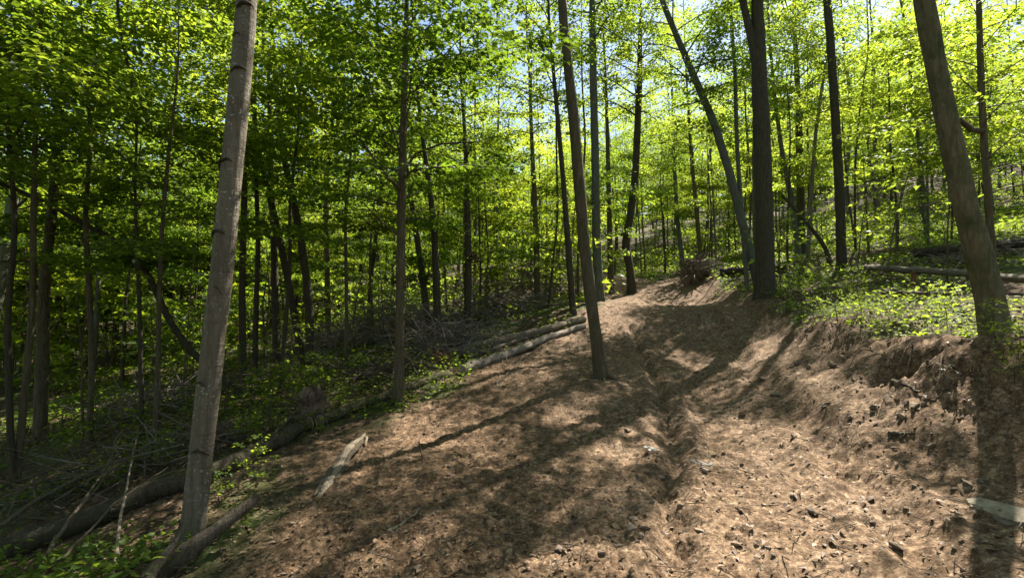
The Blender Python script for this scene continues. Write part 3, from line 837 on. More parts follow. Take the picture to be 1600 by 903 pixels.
for u, Y, sc, k in ((40, 7.2, 1.0, 0), (150, 8.6, 1.1, 3), (250, 8.0, .9, 3), (440, 10, 1, 0), (540, 12, 1.05, 3), (200, 14, 1.1, 0), (585, 16, 1.1, 1), (-60, 8, 1.1, 0),
                    (1400, 17, 1.0, 2), (1530, 15, 1.0, 5), (1340, 22, 1.15, 5), (1450, 23, 1.2, 2), (1110, 27, 1.2, 5), (1230, 20, 1.1, 2), (1540, 19, 1.2, 5), (1040, 30, 1.2, 2), (760, 19, 1.0, 1), (850, 23, 1.1, 5), (700, 22, 1.1, 4), (960, 36, 1.3, 2),
                    (500, 32, 1.0, 5), (590, 34, 1.2, 2), (690, 33, 1.1, 5), (790, 34, 1.0, 2), (530, 33, 1.2, 5), (640, 34, 1.2, 2), (740, 33, 1.2, 5), (820, 32, 1.1, 2),
                    (420, 18, .9, 1), (300, 17, 1.0, 4), (130, 16, 1.0, 1), (220, 19, 1.0, 4), (350, 22, 1.0, 2), (60, 18, 1.0, 1), (450, 24, 1.0, 5), (260, 25, 1.1, 5), (150, 23, 1.1, 2)):
    q = P(u, 400, Y); lab, grp = words_for('young maple', KW_U[k % 3], q[0], q[1])
    put_tree(UNDER[k], q[0], q[1], sc, RNG.uniform(0, 6.28), 'young_maple', lab, grp); USED.append((q[0], q[1]))
print('tall', scatter(48, TALL, 13, 42, 2.7, 0.85, 1.15, 'forest_tree', 'forest tree', KW_T, check=tall_ok))
print('far', scatter(105, FAR, 36, 78, 3.0, 0.9, 1.25, 'distant_tree', 'bushy tree', KW_T, angle=54, check=lambda x, y, k: y > 52 or tall_ok(x, y, k)))
for u, Y, k in ((1375, 31, 1), (1330, 37, 2), (1440, 34, 4)):
    q = P(u, 400, Y); lab, grp = words_for('forest tree', KW_T[k % 3], q[0], q[1]); put_tree(TALL[k], q[0], q[1], 1.1, RNG.uniform(0, 6.28), 'forest_tree', lab, grp); USED.append((q[0], q[1]))
print('pole', scatter(55, POLE, 14, 42, 1.3, 0.85, 1.2, 'pole_tree', 'pole tree', ('very thin dark stemmed', 'very thin brown stemmed', 'very thin grey stemmed'), angle=44, check=lambda x, y, k: y > 14 and (x > -3 or RNG.random() < .3)))
print('under', scatter(66, UNDER, 8, 36, 1.5, 0.75, 1.2, 'young_maple', 'young maple', KW_U, angle=52, pathgap=2.6, check=under_ok))
print('under far', scatter(75, UNDER, 34, 62, 2.0, 0.9, 1.4, 'young_maple', 'young maple', KW_U, angle=50))
def behind():  # more wood out of view, added to block open sky and deepen the shade
    c = 0
    for _ in range(3000):
        if c >= 34: break
        r = RNG.uniform(5, 26); a = math.radians(RNG.uniform(64, 296)); x, y = r * math.sin(a), r * math.cos(a)
        if not free(x, y, 3.2) or path_d(x, y) < 2: continue
        put_tree(TALL[c % 6] if c % 3 else UNDER[c % 6], x, y, RNG.uniform(.9, 1.1), RNG.uniform(0, 6.28), 'forest_tree', 'unseen tree of the wood beside and behind the spot where the track begins', 'trees beside the start of the track')
        USED.append((x, y)); c += 1
behind()

# wood that closes the view far off: one mass
def distant_wood():
    rng = np.random.default_rng(77); mb, lv = MB(), Leaves()
    for _ in range(230):
        r = rng.uniform(80, 150); a = math.radians(rng.uniform(-58, 58))
        x, y = r * math.sin(a), r * math.cos(a); z = float(H(x, y)); h = rng.uniform(13, 20)
        mb.tube([(x, y, z - .3), (x + rng.normal(0, .3), y, z + h * .6), (x + rng.normal(0, .5), y, z + h)], [.2, .14, .03], 4, 0, False)
        m = 480
        t = rng.random(m) ** 1.2; rad = 3.4 * np.sin(np.pi * (0.12 + 0.85 * t)) ** 0.6 * np.sqrt(rng.random(m)); az = rng.uniform(0, 6.28, m)
        c = np.stack([x + rad * np.cos(az), y + rad * np.sin(az), z + 0.3 + (h - 0.3) * t], 1)
        lv.put(c, rng.normal(0, 1, (m, 3)) * [1, 1, .3], np.stack([rng.normal(0, .5, m), rng.normal(0, .5, m), np.ones(m)], 1), rng.uniform(.45, .9, m), rng.random(m))
    lv.emit(mb, RHOMB, 1)
    tag(mb.build('distant_wood', [BARK_DARK, LEAF]), 'far off wood closing the view behind the trees', 'woodland', kind='stuff')
distant_wood()

# ------------------------------------------------------------------ low plants
def plant_kind(seed, h, n, leaf, dens, lmat, shape=MAPLE):
    rng = np.random.default_rng(seed)
    stems = MB(); lv = Leaves(); tw = MB()
    pts = np.array([(0, 0, -0.05), (rng.normal(0, .04), rng.normal(0, .04), h * .5), (rng.normal(0, .1), rng.normal(0, .1), h)])
    stems.tube(pts, [0.010 * h + .003, 0.007 * h + .002, 0.003], 5, 0, False)
    az = rng.uniform(0, 6)
    for i in range(n):
        t = 0.2 + 0.8 * i / n; az += 2.4
        bough(rng, lv, tw, axis_at(pts, h * t), az, rng.uniform(0.1, 0.6), h * rng.uniform(.3, .55) * (1.15 - .6 * t), 0.006, 0.6, leaf, dens, 4, 0.4, 3)
    lv.emit(tw, shape, 1)
    return stems.mesh('stem', BARK_BROWN), tw.mesh('foliage', [BARK_BROWN, lmat])
PL_DEEP = [plant_kind(400 + i, 0.8 + 0.25 * i, 9, 0.10, 18, LEAF_SHADED if i % 2 else LEAF) for i in range(4)]
PL_BRIGHT = [plant_kind(420 + i, 0.6 + 0.3 * i, 9, 0.10, 18, LEAF_SUNLIT, (OVAL, MAPLE)[i % 2]) for i in range(4)]
def put_plant(kind, g, s, name, label, group):
    root = empty(name, tuple(g), RNG.uniform(0, 6.28)); root.scale = (s, s, s)
    tag(root, label, 'plant', group)
    for nm, me in zip(('stem', 'foliage'), kind):
        o = bpy.data.objects.new(nm, me); COL.objects.link(o); o.parent = root
for u, v, s, k in ((215, 690, .7, 0), (250, 735, .5, 1), (310, 660, .6, 2), (350, 650, .8, 3), (395, 645, .8, 1), (440, 625, .9, 0), (470, 640, .7, 2), (420, 680, .6, 3), (390, 700, .6, 0), (500, 612, .7, 1),
                   (530, 640, .35, 2), (455, 600, .9, 3), (560, 590, .6, 0), (340, 790, .35, 1), (400, 760, .4, 2), (380, 830, .3, 0), (300, 600, 1.0, 3), (150, 690, .7, 1), (110, 720, .7, 0)):
    put_plant(PL_DEEP[k], ground(u, v), s, 'low_plant', 'small leafy maple seedling at the shaded left edge of the bare earth', 'seedlings at the left edge')
for u, v, s, k in ((1230, 490, 1, 0), (1270, 500, 1.1, 1), (1310, 508, 1.0, 2), (1345, 515, .8, 3), (1375, 520, .7, 0), (1400, 505, .8, 1), (1450, 512, .6, 2), (1480, 520, .7, 3), (1510, 530, .6, 0), (1590, 560, .7, 1),
                   (1585, 600, .45, 2), (1340, 470, 1.1, 3), (1280, 460, 1.1, 1), (1420, 470, .9, 0), (1230, 470, .9, 2), (1475, 480, .9, 1), (1160, 470, .6, 0), (1130, 455, .7, 2), (1050, 432, 1.0, 0), (1025, 428, 1.0, 1), (1555, 530, .5, 3)):
    put_plant(PL_BRIGHT[k], ground(u, v), s * .5, 'low_plant', 'bright green seedling growing on top of the right bank', 'seedlings on the right bank')
for u, v, s, k, lab in ((1358, 400, 2.4, 3, 'tall leafy sapling with broad pale leaves right of the near black trunk'), (1400, 405, 2.2, 2, 'leafy sapling between the near black trunk and the pale fallen log'),
                        (1290, 395, 2.0, 1, 'leafy sapling at the foot of the straight near black trunk'), (1450, 392, 2.3, 3, 'leafy sapling behind the dark fallen trunk on the right slope')):
    put_plant(PL_BRIGHT[k], ground(u, v), s, 'sapling', lab, None)

def shrubs():
    for n, (u0, u1), (y0, y1), kinds, (s0, s1), lab, grp in (
        (44, (430, 900), (15, 33), PL_BRIGHT, (1.4, 2.6), 'bright bushy shrub in the sunny hollow left of the track', 'shrubs in the hollow'),
        (34, (-30, 430), (13, 27), PL_DEEP, (1.6, 2.8), 'deep green leafy shrub in the shady wood at the far left', 'shrubs in the shady wood'),
        (26, (880, 1180), (31, 48), PL_BRIGHT, (1.6, 3.0), 'low leafy shrub where the track drops out of sight', 'shrubs at the end of the track'),
        (16, (1190, 1620), (13, 38), PL_BRIGHT, (0.9, 1.7), 'bright leafy shrub on the sunlit right slope', 'shrubs on the right slope')):
        c = 0
        for _ in range(3000):
            if c >= n: break
            u, Y = RNG.uniform(u0, u1), RNG.uniform(y0, y1)
            x, y = P(u, 450, Y)[:2]
            if not free(x, y, 0.8) or path_d(x, y) < 1.6 or float(dirt_mask(np.array(x), np.array(y))) > .3: continue
            put_plant(kinds[c % 4], (x, y, float(H(x, y))), RNG.uniform(s0, s1), 'shrub', lab, grp)
            USED.append((x, y)); c += 1
shrubs()

def ground_cover():
    rng = np.random.default_rng(90)
    for name, lab, n, box, lm, fn in (
        ('ground_cover', 'low bright green leaves covering the right bank', 50000, (4.2, 3.0, 44, 46), LEAF_SUNLIT, lambda x, y: smooth(0.0, 0.40, bank_sd(x, y)) * smooth(-0.42, -0.05, fbm(x * .7, y * .7, 3, 5))),
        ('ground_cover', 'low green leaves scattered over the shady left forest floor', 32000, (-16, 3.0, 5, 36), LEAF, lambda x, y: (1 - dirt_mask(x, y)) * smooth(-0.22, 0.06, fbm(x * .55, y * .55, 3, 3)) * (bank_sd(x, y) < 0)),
    ):
        x0, y0, x1, y1 = box
        m = n * 5
        rr = rng.random(m) ** 1.8
        y = y0 + (y1 - y0) * rr; x = x0 + (x1 - x0) * rng.random(m)
        keep = (rng.random(m) < fn(x, y) * np.clip(11 / np.hypot(x, y), 0, 1)) & (np.abs(x) < 1.15 * y + 1)
        x, y = x[keep][:n], y[keep][:n]
        k = len(x)
        hh = rng.random(k) ** 1.5 * (0.10 + 0.30 * np.clip(fbm(x * 1.1, y * 1.1, 2, 1) + 0.4, 0, 1))
        lv = Leaves(); la = rng.uniform(0, 6.28, k)
        lv.put(np.stack([x, y, H(x, y) + 0.02 + hh], 1), np.stack([np.sin(la), np.cos(la), rng.normal(.1, .3, k)], 1),
               np.stack([rng.normal(0, .4, k), rng.normal(0, .4, k), np.ones(k)], 1), rng.uniform(.035, .10, k) * np.clip(np.hypot(x, y) / 12, 1, 3), rng.random(k))
        mb = MB(); lv.emit(mb, OVAL, 0)
        tag(mb.build(name, lm), lab, 'ground cover', kind='stuff')
ground_cover()

# ------------------------------------------------------------------ fallen wood
def relief_at(g):
    a, b = np.array(g[0] + np.array([0, .02, -.02, 0, 0])), np.array(g[1] + np.array([0, 0, 0, .03, -.03]))
    return float(fine_relief(a, b, dirt_mask(a, b), bank_sd(a, b)).mean())
def surf(u, v, up=0.0):
    g = ground(u, v); return g + [0, 0, up + relief_at(g)]
def log(pix, rad, label, mat, name='fallen_log', cat='log', group=None, sides=10, lift=0.75, ends=True, stubs=0, seed=1, cutmat=None, raise_=None):
    rng = np.random.default_rng(seed)
    pts = []
    for i, q in enumerate(pix):
        r = np.interp(i, [0, len(pix) - 1], rad)
        pts.append(surf(q[0], q[1] + 0, r * lift + (q[2] if len(q) > 2 else 0)))
    pp = relax(pts, 34); pp[1:-1] += rng.normal(0, rad[0] * .07, (32, 3)); hz = H(pp[:, 0], pp[:, 1]) + np.linspace(rad[0], rad[1], 34) * (lift - .15); pp[:, 2] = np.maximum(pp[:, 2], hz); g = pp[0].copy(); pp = pp - g
    root = empty(name, tuple(g)); tag(root, label, cat, group)
    rr = np.linspace(rad[0], rad[1], 34) * (1 + 0.06 * rng.standard_normal(34))
    mb = MB(); mb.tube(pp, rr, sides, 0, not ends, 1.0, 0.07, rng); mb.build('trunk', mat, root)
    if ends:
        for e, nb in ((0, 1), (-1, -2)):
            d = pp[e] - pp[nb]; d /= np.linalg.norm(d)
            m2 = MB(); m2.tube([pp[e] - d * .012, pp[e] + d * .006], [rr[e] * .97] * 2, sides, 0, True); m2.build('cut_end', cutmat or PALEWOOD, root)
    for k in range(stubs):
        i = rng.integers(3, 20); d = rng.normal(0, 1, 3); d[2] = abs(d[2]) + .3; d /= np.linalg.norm(d)
        m3 = MB(); L = rng.uniform(.15, .5); m3.tube([pp[i], pp[i] + d * L * .6, pp[i] + d * L + rng.normal(0, .04, 3)], [rr[i] * .3, rr[i] * .22, rr[i] * .08], 5, 0, True); m3.build('branch', mat, root)
    return root, g
log([(-30, 885), (110, 835), (250, 780), (350, 745), (480, 672)], (0.115, 0.10), 'long dark mossy fallen trunk lying behind the pale grey trunk', BARK_DARK, 'fallen_tree', stubs=2, seed=61)
log([(700, 562), (770, 543), (850, 522), (912, 502)], (0.13, 0.09), 'grey fallen trunk uppermost in the stack of logs by the bare earth', DEADWOOD, stubs=1, seed=62, cutmat=REDWOOD)
log([(722, 585), (790, 560), (850, 535), (912, 514)], (0.105, 0.07), 'thinner grey fallen trunk lying below the uppermost log of the stack', BRUSHWOOD, seed=63)
log([(735, 560), (800, 538), (880, 512)], (0.06, 0.04), 'slim grey pole lying behind the two stacked logs', DEADWOOD, seed=64)
log([(500, 665), (570, 634), (640, 612), (700, 588)], (0.085, 0.07), 'brown rotting log lying across the foot of the straight slim maple', BARK_BROWN, seed=65)
log([(1335, 432, .22), (1420, 440, .2), (1500, 448, .2), (1620, 462, .2)], (0.09, 0.07), 'pale grey fallen trunk lying among leaves on the right slope', BRUSHWOOD, seed=66, stubs=2)
log([(1430, 412, .2), (1500, 408, .2), (1620, 396, .2)], (0.13, 0.12), 'dark fallen trunk farther up behind the thick bank trunk', BARK_DARK, seed=67)
log([(1125, 431, .05), (1170, 429, .05), (1230, 424, .05)], (0.14, 0.11), 'dark fallen trunk lying behind the thick forked trunk', BARK_DARK, seed=68, stubs=2)
log([(1380, 470, .15), (1440, 472, .15), (1500, 478, .15)], (0.05, 0.03), 'thin dead pole lying under the seedlings on the right bank', DEADWOOD, seed=69)
log([(560, 560), (640, 540), (720, 520)], (0.10, 0.07), 'dark fallen trunk half hidden by the brush heap in the hollow', BARK_DARK, seed=70, stubs=3)

# leaning broken trunk by the black trunk
def leaning():
    g = ground(1298, 414); root = empty('broken_branch', tuple(g)); tag(root, 'dark broken branch propped slanting against the straight near black trunk', 'branch')
    pts = relax([P(u, v, g[1] + .3 * i) - g for i, (u, v) in enumerate([(1298, 416), (1290, 385), (1262, 350), (1222, 305)])], 12)
    mb = MB(); mb.tube(pts, np.linspace(.09, .045, 12), 7, 0, True, 1, .05, np.random.default_rng(1)); mb.build('limb', BARK_DARK, root)
leaning()

# grey forked log with a torn end at the foot of the pale trunk
def forked_log():
    g = surf(270, 895, .10); root = empty('weathered_log', tuple(g)); tag(root, 'weathered grey forked log lying against the foot of the pale grey trunk', 'log')
    rng = np.random.default_rng(5)
    a = relax([P(232, 905, g[1] - .05), P(290, 862, g[1] + .02), P(345, 822, g[1] + .15), P(404, 776, g[1] + .35)], 16) - g
    mb = MB(); mb.tube(a, np.linspace(.085, .035, 16), 9, 0, True, .8, .10, rng); mb.build('trunk', DEADWOOD, root)
    b = relax([P(228, 905, g[1] - .2), P(255, 870, g[1] - .1), P(278, 838, g[1] + .0), P(282, 815, g[1] + .0)], 10) - g
    mb = MB(); mb.tube(b, np.linspace(.05, .008, 10), 6, 0, True, .6, .1, rng); mb.build('splinter', DEADWOOD, root)
forked_log()

# upturned root plates
def root_plate(u, v, size, label, mat, seed, tilt, soil=CLOD):
    rng = np.random.default_rng(seed)
    g = surf(u, v, size * .35); root = empty('root_plate', tuple(g)); tag(root, label, 'stump')
    mb = MB(); n, k = 9, 14
    th = np.linspace(0, 2 * math.pi, k, endpoint=False); ph = np.linspace(0.05, math.pi - .05, n)
    V = np.array([[math.sin(p) * math.cos(t), math.sin(p) * math.sin(t) * .55, math.cos(p)] for p in ph for t in th])
    V *= size * .42 * (1 + .34 * rng.standard_normal((len(V), 1)))
    V[:, 0] += tilt * V[:, 2]
    i = np.arange(n - 1)[:, None] * k; j = np.arange(k)[None]; j2 = (j + 1) % k
    mb.add(V, np.stack([i + j, i + j2, i + k + j2, i + k + j], -1).reshape(-1, 4)[:, ::-1], 0, False)
    mb.build('root_ball', soil, root)
    for q in range(34):
        d = rng.normal(0, 1, 3); d[1] -= .4; d[2] = d[2] * .8 + .1; d /= np.linalg.norm(d)
        p0 = d * size * .35; L = size * rng.uniform(.3, .75)
        m2 = MB(); m2.tube(relax([p0, p0 + d * L * .5 + rng.normal(0, .05, 3), p0 + d * L + rng.normal(0, .12, 3) - [0, 0, .1 * L]], 6), np.linspace(.028, .004, 6) * (size + .3) * rng.uniform(.4, 1.3), 5, 0, False)
        m2.build('root', mat, root)
root_plate(485, 662, .62, 'upturned brown root mass beside the dark fallen trunk', BARK_BROWN, 71, .2)
root_plate(690, 572, .30, 'torn reddish stump end at the left end of the log stack', REDWOOD, 72, .1, REDWOOD)
root_plate(1086, 441, 1.15, 'upturned brown roots and soil at the top end of the bank', BARK_BROWN, 73, .1)

def stump(u, v, h, r, label, mat, seed):
    rng = np.random.default_rng(seed); g = ground(u, v); root = empty('stump', tuple(g)); tag(root, label, 'stump')
    mb = MB(); k = 9; zz = np.array([-.1, h * .3, h * .6, h]); 
    mb.tube([(0, 0, z) for z in zz], [r * 1.3, r, r * .9, r * .7], k, 0, True)
    V = mb.v[0]; V[-k:, 2] += rng.uniform(-.3, .5, k) * h * .5; mb.build('trunk', mat, root)
stump(1428, 452, .35, .06, 'small splintered reddish stump in front of the pale fallen trunk', REDWOOD, 74)

def stick(pix, rad, label, mat, name='fallen_branch', group=None, lifts=None, side=None, seed=3):
    """a thin branch lying on the ground; pix are photo points, lifts metres above the ground"""
    rng = np.random.default_rng(seed)
    pts = [surf(u, v, rad * .6 + (lifts[i] if lifts else 0.0)) for i, (u, v) in enumerate(pix)]
    pp = relax(pts, 14, 1); pp += rng.normal(0, rad * .3, pp.shape); g = pp[0].copy(); pp -= g
    root = empty(name, tuple(g)); tag(root, label, 'branch', group)
    mb = MB(); mb.tube(pp, np.linspace(rad, rad * .35, 14), 6, 0, True, 1, .06, rng); mb.build('limb', mat, root)
    for i, d, L in side or ():
        m2 = MB(); d = np.array(d, float); d /= np.linalg.norm(d)
        m2.tube([pp[i], pp[i] + d * L * .5 + rng.normal(0, .01, 3), pp[i] + d * L], [rad * .5, rad * .38, rad * .15], 5, 0, True); m2.build('twig', mat, root)
    return root
# the split pale board-like piece of wood
def split_piece():
    g = surf(535, 735, .07); root = empty('split_wood', tuple(g)); tag(root, 'long split piece of weathered wood with a forked tip on the brown earth', 'wood')
    rng = np.random.default_rng(9)
    a = surf(498, 775, .02) - g; b = surf(564, 694, .09) - g
    ax = (b - a); sd_ = np.array([ax[1], -ax[0], 0]); sd_ /= np.linalg.norm(sd_)
    for k, (o, f0, f1, w, m_) in enumerate(((-.045, .0, .90, .045, DEADWOOD), (0, -.03, 1.0, .055, PALEWOOD), (.05, .12, .96, .04, DEADWOOD), (.02, .5, 1.06, .03, PALEWOOD))):
        pp = relax([a + ax * (f0 + (f1 - f0) * t) + sd_ * (o + .01 * math.sin(5 * t + k)) + [0, 0, .015 * math.sin(3 * t)] for t in np.linspace(0, 1, 6)], 16, 1) + rng.normal(0, .005, (16, 3))
        mb = MB(); mb.tube(pp, w * np.array([.25, .6, .85] + [1.0] * 10 + [.8, .45, .12]) * (1 + .12 * rng.standard_normal(16)), 7, 0, True, .6, .12, rng); mb.build('sliver', m_, root)
    mb = MB(); mb.tube([b - ax * .04, b + [.07, .0, -.02], b + [.10, -.16, -.08]], [.03, .024, .008], 6, 0, True); mb.build('splinter', PALEWOOD, root)
split_piece()
stick([(606, 836), (632, 818), (657, 797)], .017, 'short pale stick with a broken fork lying on the brown earth', PALEWOOD, side=[(7, (-.2, .3, .4), .08), (1, (.3, -.5, .1), .10)], seed=1)
stick([(858, 897), (880, 850), (895, 815), (911, 775)], .009, 'long thin curved twig lying near the bottom middle of the earth', DEADWOOD, seed=2)
stick([(775, 603), (800, 580), (818, 560), (848, 545)], .020, 'thin grey branch lying below the stacked logs', DEADWOOD, seed=4)
stick([(1085, 690), (1060, 700), (1050, 705)], .010, 'short pale twig beside the rut of the track', PALEWOOD, seed=5)
stick([(1395, 603), (1415, 608), (1438, 622)], .030, 'short brown chunk of wood below the hollow in the bank', BARK_BROWN, name='wood_chunk', seed=6)
stick([(1390, 683), (1410, 683), (1430, 685)], .022, 'small pale chunk of wood below the bank near the pale slab', DEADWOOD, name='wood_chunk', seed=7)
stick([(1425, 582), (1460, 588), (1500, 590)], .008, 'thin pale root sticking out of the bank under the thick trunk', PALEWOOD, seed=8, lifts=[.05, .06, .05], side=[(6, (.3, .1, .3), .15)])
stick([(1440, 630), (1470, 622), (1490, 605)], .008, 'thin grey twig lying on the slope below the bank hollow', DEADWOOD, seed=9)
stick([(1462, 545), (1490, 520), (1515, 514)], .022, 'pale dead branch on the lip of the bank beside the thick trunk', DEADWOOD, seed=10, lifts=[.05, .1, .08], side=[(8, (.1, -.4, .2), .2)])
stick([(-20, 862), (60, 815), (130, 775), (190, 762), (285, 738)], .026, 'grey curved dead branch reaching from the bottom left corner towards the pale trunk', DEADWOOD, seed=11, lifts=[.15, .2, .25, .3, .3], side=[(8, (.3, -.2, -.4), .25)])
stick([(60, 903), (110, 850), (160, 790), (190, 700)], .020, 'pale dead branch slanting up from the bottom left over the dark trunk', DEADWOOD, seed=12, lifts=[.1, .25, .35, .2], side=[(5, (.1, .5, .5), .4), (8, (.5, .2, .4), .4), (10, (-.4, .2, .3), .3)])
stick([(176, 905), (185, 850), (200, 780), (212, 720)], .016, 'straight pale stick standing tilted against the dark fallen trunk', PALEWOOD, seed=13, lifts=[0, .15, .3, .3])
stick([(100, 905), (180, 850), (260, 790)], .012, 'thin grey branch lying over the dark fallen trunk', DEADWOOD, seed=14, lifts=[.2, .35, .35], side=[(5, (.3, .4, .5), .4), (9, (.5, .5, .2), .4)])
stick([(140, 640), (190, 625), (230, 640), (262, 660)], .018, 'arched pale branch in the shady twig heap on the left', DEADWOOD, seed=15, lifts=[0, .2, .2, 0])
stick([(520, 575), (526, 555), (538, 540)], .020, 'short pale stick standing by the rotting log', PALEWOOD, seed=16, lifts=[0, .05, .15])
stick([(655, 690), (662, 720), (650, 755)], .008, 'thin bent twig on the shaded earth below the slim maple', DEADWOOD, seed=17)
stick([(545, 600), (590, 585), (640, 572)], .016, 'pale dead branch lying over the rotting log', DEADWOOD, seed=18, lifts=[.05, .12, .05])
stick([(1150, 795), (1162, 802), (1172, 815)], .007, 'little twig lying on the sunlit track', DEADWOOD, seed=19)
stick([(690, 855), (720, 838), (742, 830)], .007, 'thin pale twig on the dark earth at the bottom left', PALEWOOD, seed=20)

def lip_roots():
    rng = np.random.default_rng(58)
    for u, v in ((1255, 515), (1290, 525), (1330, 535), (1365, 545), (1385, 552), (1405, 545), (1425, 548), (1440, 552), (1455, 550), (1475, 560), (1495, 570), (1520, 585), (1210, 500)):
        g = ground(u + rng.uniform(-6, 6), v + rng.uniform(-6, 6)) + [0, 0, .02]; L = rng.uniform(.15, .4)
        root = empty('exposed_root', tuple(g)); tag(root, 'thin brown root hanging out of the cut edge of the right bank', 'root', 'roots hanging from the bank')
        d = np.array([rng.normal(-.4, .4), rng.normal(-.5, .3), .05])
        for k in range(2):
            e = d + rng.normal(0, .25, 3) * k
            mb = MB(); mb.tube(relax([(0, 0, -.03), e * L * .4 + [0, 0, .03], e * L * .8 - [0, 0, .10 * L / .3], e * L - [0, 0, .75 * L]], 8), np.linspace(.009, .0025, 8) * (1 - .4 * k), 5, 0, False)
            mb.build('strand', BARK_BROWN, root)
lip_roots()

# heaps of dead brush: nobody could count the twigs
def brush(cx, cy, rx, ry, h, n, label, seed, mat=BRUSHWOOD, L=(0.5, 1.8)):
    rng = np.random.default_rng(seed); mb = MB()
    for _ in range(n):
        x, y = cx + rng.normal(0, rx * .5), cy + rng.normal(0, ry * .5)
        q = math.exp(-((x - cx) / rx) ** 2 - ((y - cy) / ry) ** 2)
        a = rng.uniform(0, 6.28); e = rng.normal(.15, .35); l = rng.uniform(*L)
        d = np.array([math.cos(e) * math.cos(a), math.cos(e) * math.sin(a), math.sin(e)])
        p = np.array([x, y, float(H(x, y)) + rng.random() * h * q])
        side = rng.normal(0, .12 * l, 3)
        r = rng.uniform(.006, .018)
        mb.tube([p - d * l * .5, p + side * .6, p + d * l * .5 + side * .2], [r, r * .8, r * .3], 4, 0, False)
        if rng.random() < .6:
            d2 = d + rng.normal(0, .5, 3); mb.tube([p + side * .6, p + side * .6 + d2 * l * .3], [r * .6, r * .2], 3, 0, False)
    tag(mb.build('brush_heap', mat), label, 'brush', kind='stuff')
g = ground(590, 540); brush(g[0], g[1] + .5, 2.4, 1.4, 1.3, 520, 'grey heap of dead branches behind the straight slim maple', 81)
g = ground(800, 478); brush(g[0], g[1], 3.4, 2.0, 2.0, 620, 'large pale grey heap of dead branches below the end of the track', 82, L=(.8, 2.4))
g = ground(240, 640); brush(g[0], g[1], 1.1, 1.0, .5, 120, 'tangled twig heap in the shade left of the pale grey trunk', 83)
g = ground(470, 545); brush(g[0], g[1], 2.6, 1.5, .7, 260, 'long heap of dead branches in the hollow left of the clearing', 84)
g = ground(210, 735); brush(g[0], g[1], .9, .7, .5, 36, 'thin dead twigs lying over the dark fallen trunk', 85, L=(.5, 1.4))
g = ground(770, 500); brush(g[0], g[1] + .6, 1.6, .9, .9, 260, 'grey branches heaped right behind the stacked logs', 106)
g = ground(700, 545); brush(g[0], g[1], 1.6, .9, .6, 240, 'small dead branches scattered behind the log stack', 86)
for bu, bv, brx, bry, bh, bn, bl, bs in ((110, 775, 1.0, .8, .35, 40, 'criss-cross dead twigs near the bottom left corner', 101), (330, 700, .8, .7, .35, 70, 'small heap of twigs right behind the pale grey trunk', 102), (600, 590, 1.0, .6, .3, 90, 'dead twigs strewn round the rotting log', 103),
                                          (40, 690, 1.4, 1.1, .35, 45, 'dead branches on the ground in deep shade at the far left', 104), (420, 600, 1.4, 1.0, .4, 120, 'dead branches lying below the twin leaning trunks', 105)):
    g = ground(bu, bv); brush(g[0], g[1], brx, bry, bh, bn, bl, bs, DEADWOOD, (.4, 1.5))
g = ground(1590, 400); brush(g[0], g[1], 2.0, 1.5, .5, 120, 'grey brush at the right edge up the slope', 87)
g = ground(1090, 436); brush(g[0] + .2, g[1] + .8, 1.3, .9, .8, 120, 'dead branches heaped behind the upturned roots', 88)

def dead_saplings():
    rng = np.random.default_rng(64)
    for u, v, h in ((130, 690, 2.6), (285, 640, 3.0), (345, 610, 3.6), (545, 560, 3.2), (600, 545, 4), (655, 520, 4), (705, 505, 4), (770, 480, 4.5), (815, 470, 4), (865, 465, 5), (1020, 430, 5), (1120, 425, 4.5), (1215, 420, 4), (1340, 425, 3.5), (1385, 440, 3), (1480, 440, 3)):
        g = ground(u, v); root = empty('dead_sapling', tuple(g)); tag(root, 'thin bare dead sapling without leaves standing among the trees', 'tree', 'bare dead saplings')
        a = rng.normal(0, .10, 2); pts = relax([(0, 0, -.1), (a[0] * h * .3, a[1] * h * .3, h * .4), (a[0] * h * .8, a[1] * h * .8, h * .75), (a[0] * h * 1.3, a[1] * h * 1.3, h)], 12) + rng.normal(0, .008, (12, 3))
        mb = MB(); mb.tube(pts, np.linspace(.022, .006, 12), 6, 0, False); mb.build('stem', (DEADWOOD, BARK_BROWN)[int(rng.integers(2))], root)
        for k in range(6):
            i = int(rng.integers(4, 12)); t = rng.uniform(0, 6.28); L = rng.uniform(.3, .9); d = np.array([math.cos(t), math.sin(t), rng.uniform(.2, .9)]) * L
            mb = MB(); mb.tube([pts[i], pts[i] + d * .5 + rng.normal(0, .04, 3), pts[i] + d], [.009, .006, .002], 4, 0, False); mb.build('branch', DEADWOOD, root)
dead_saplings()

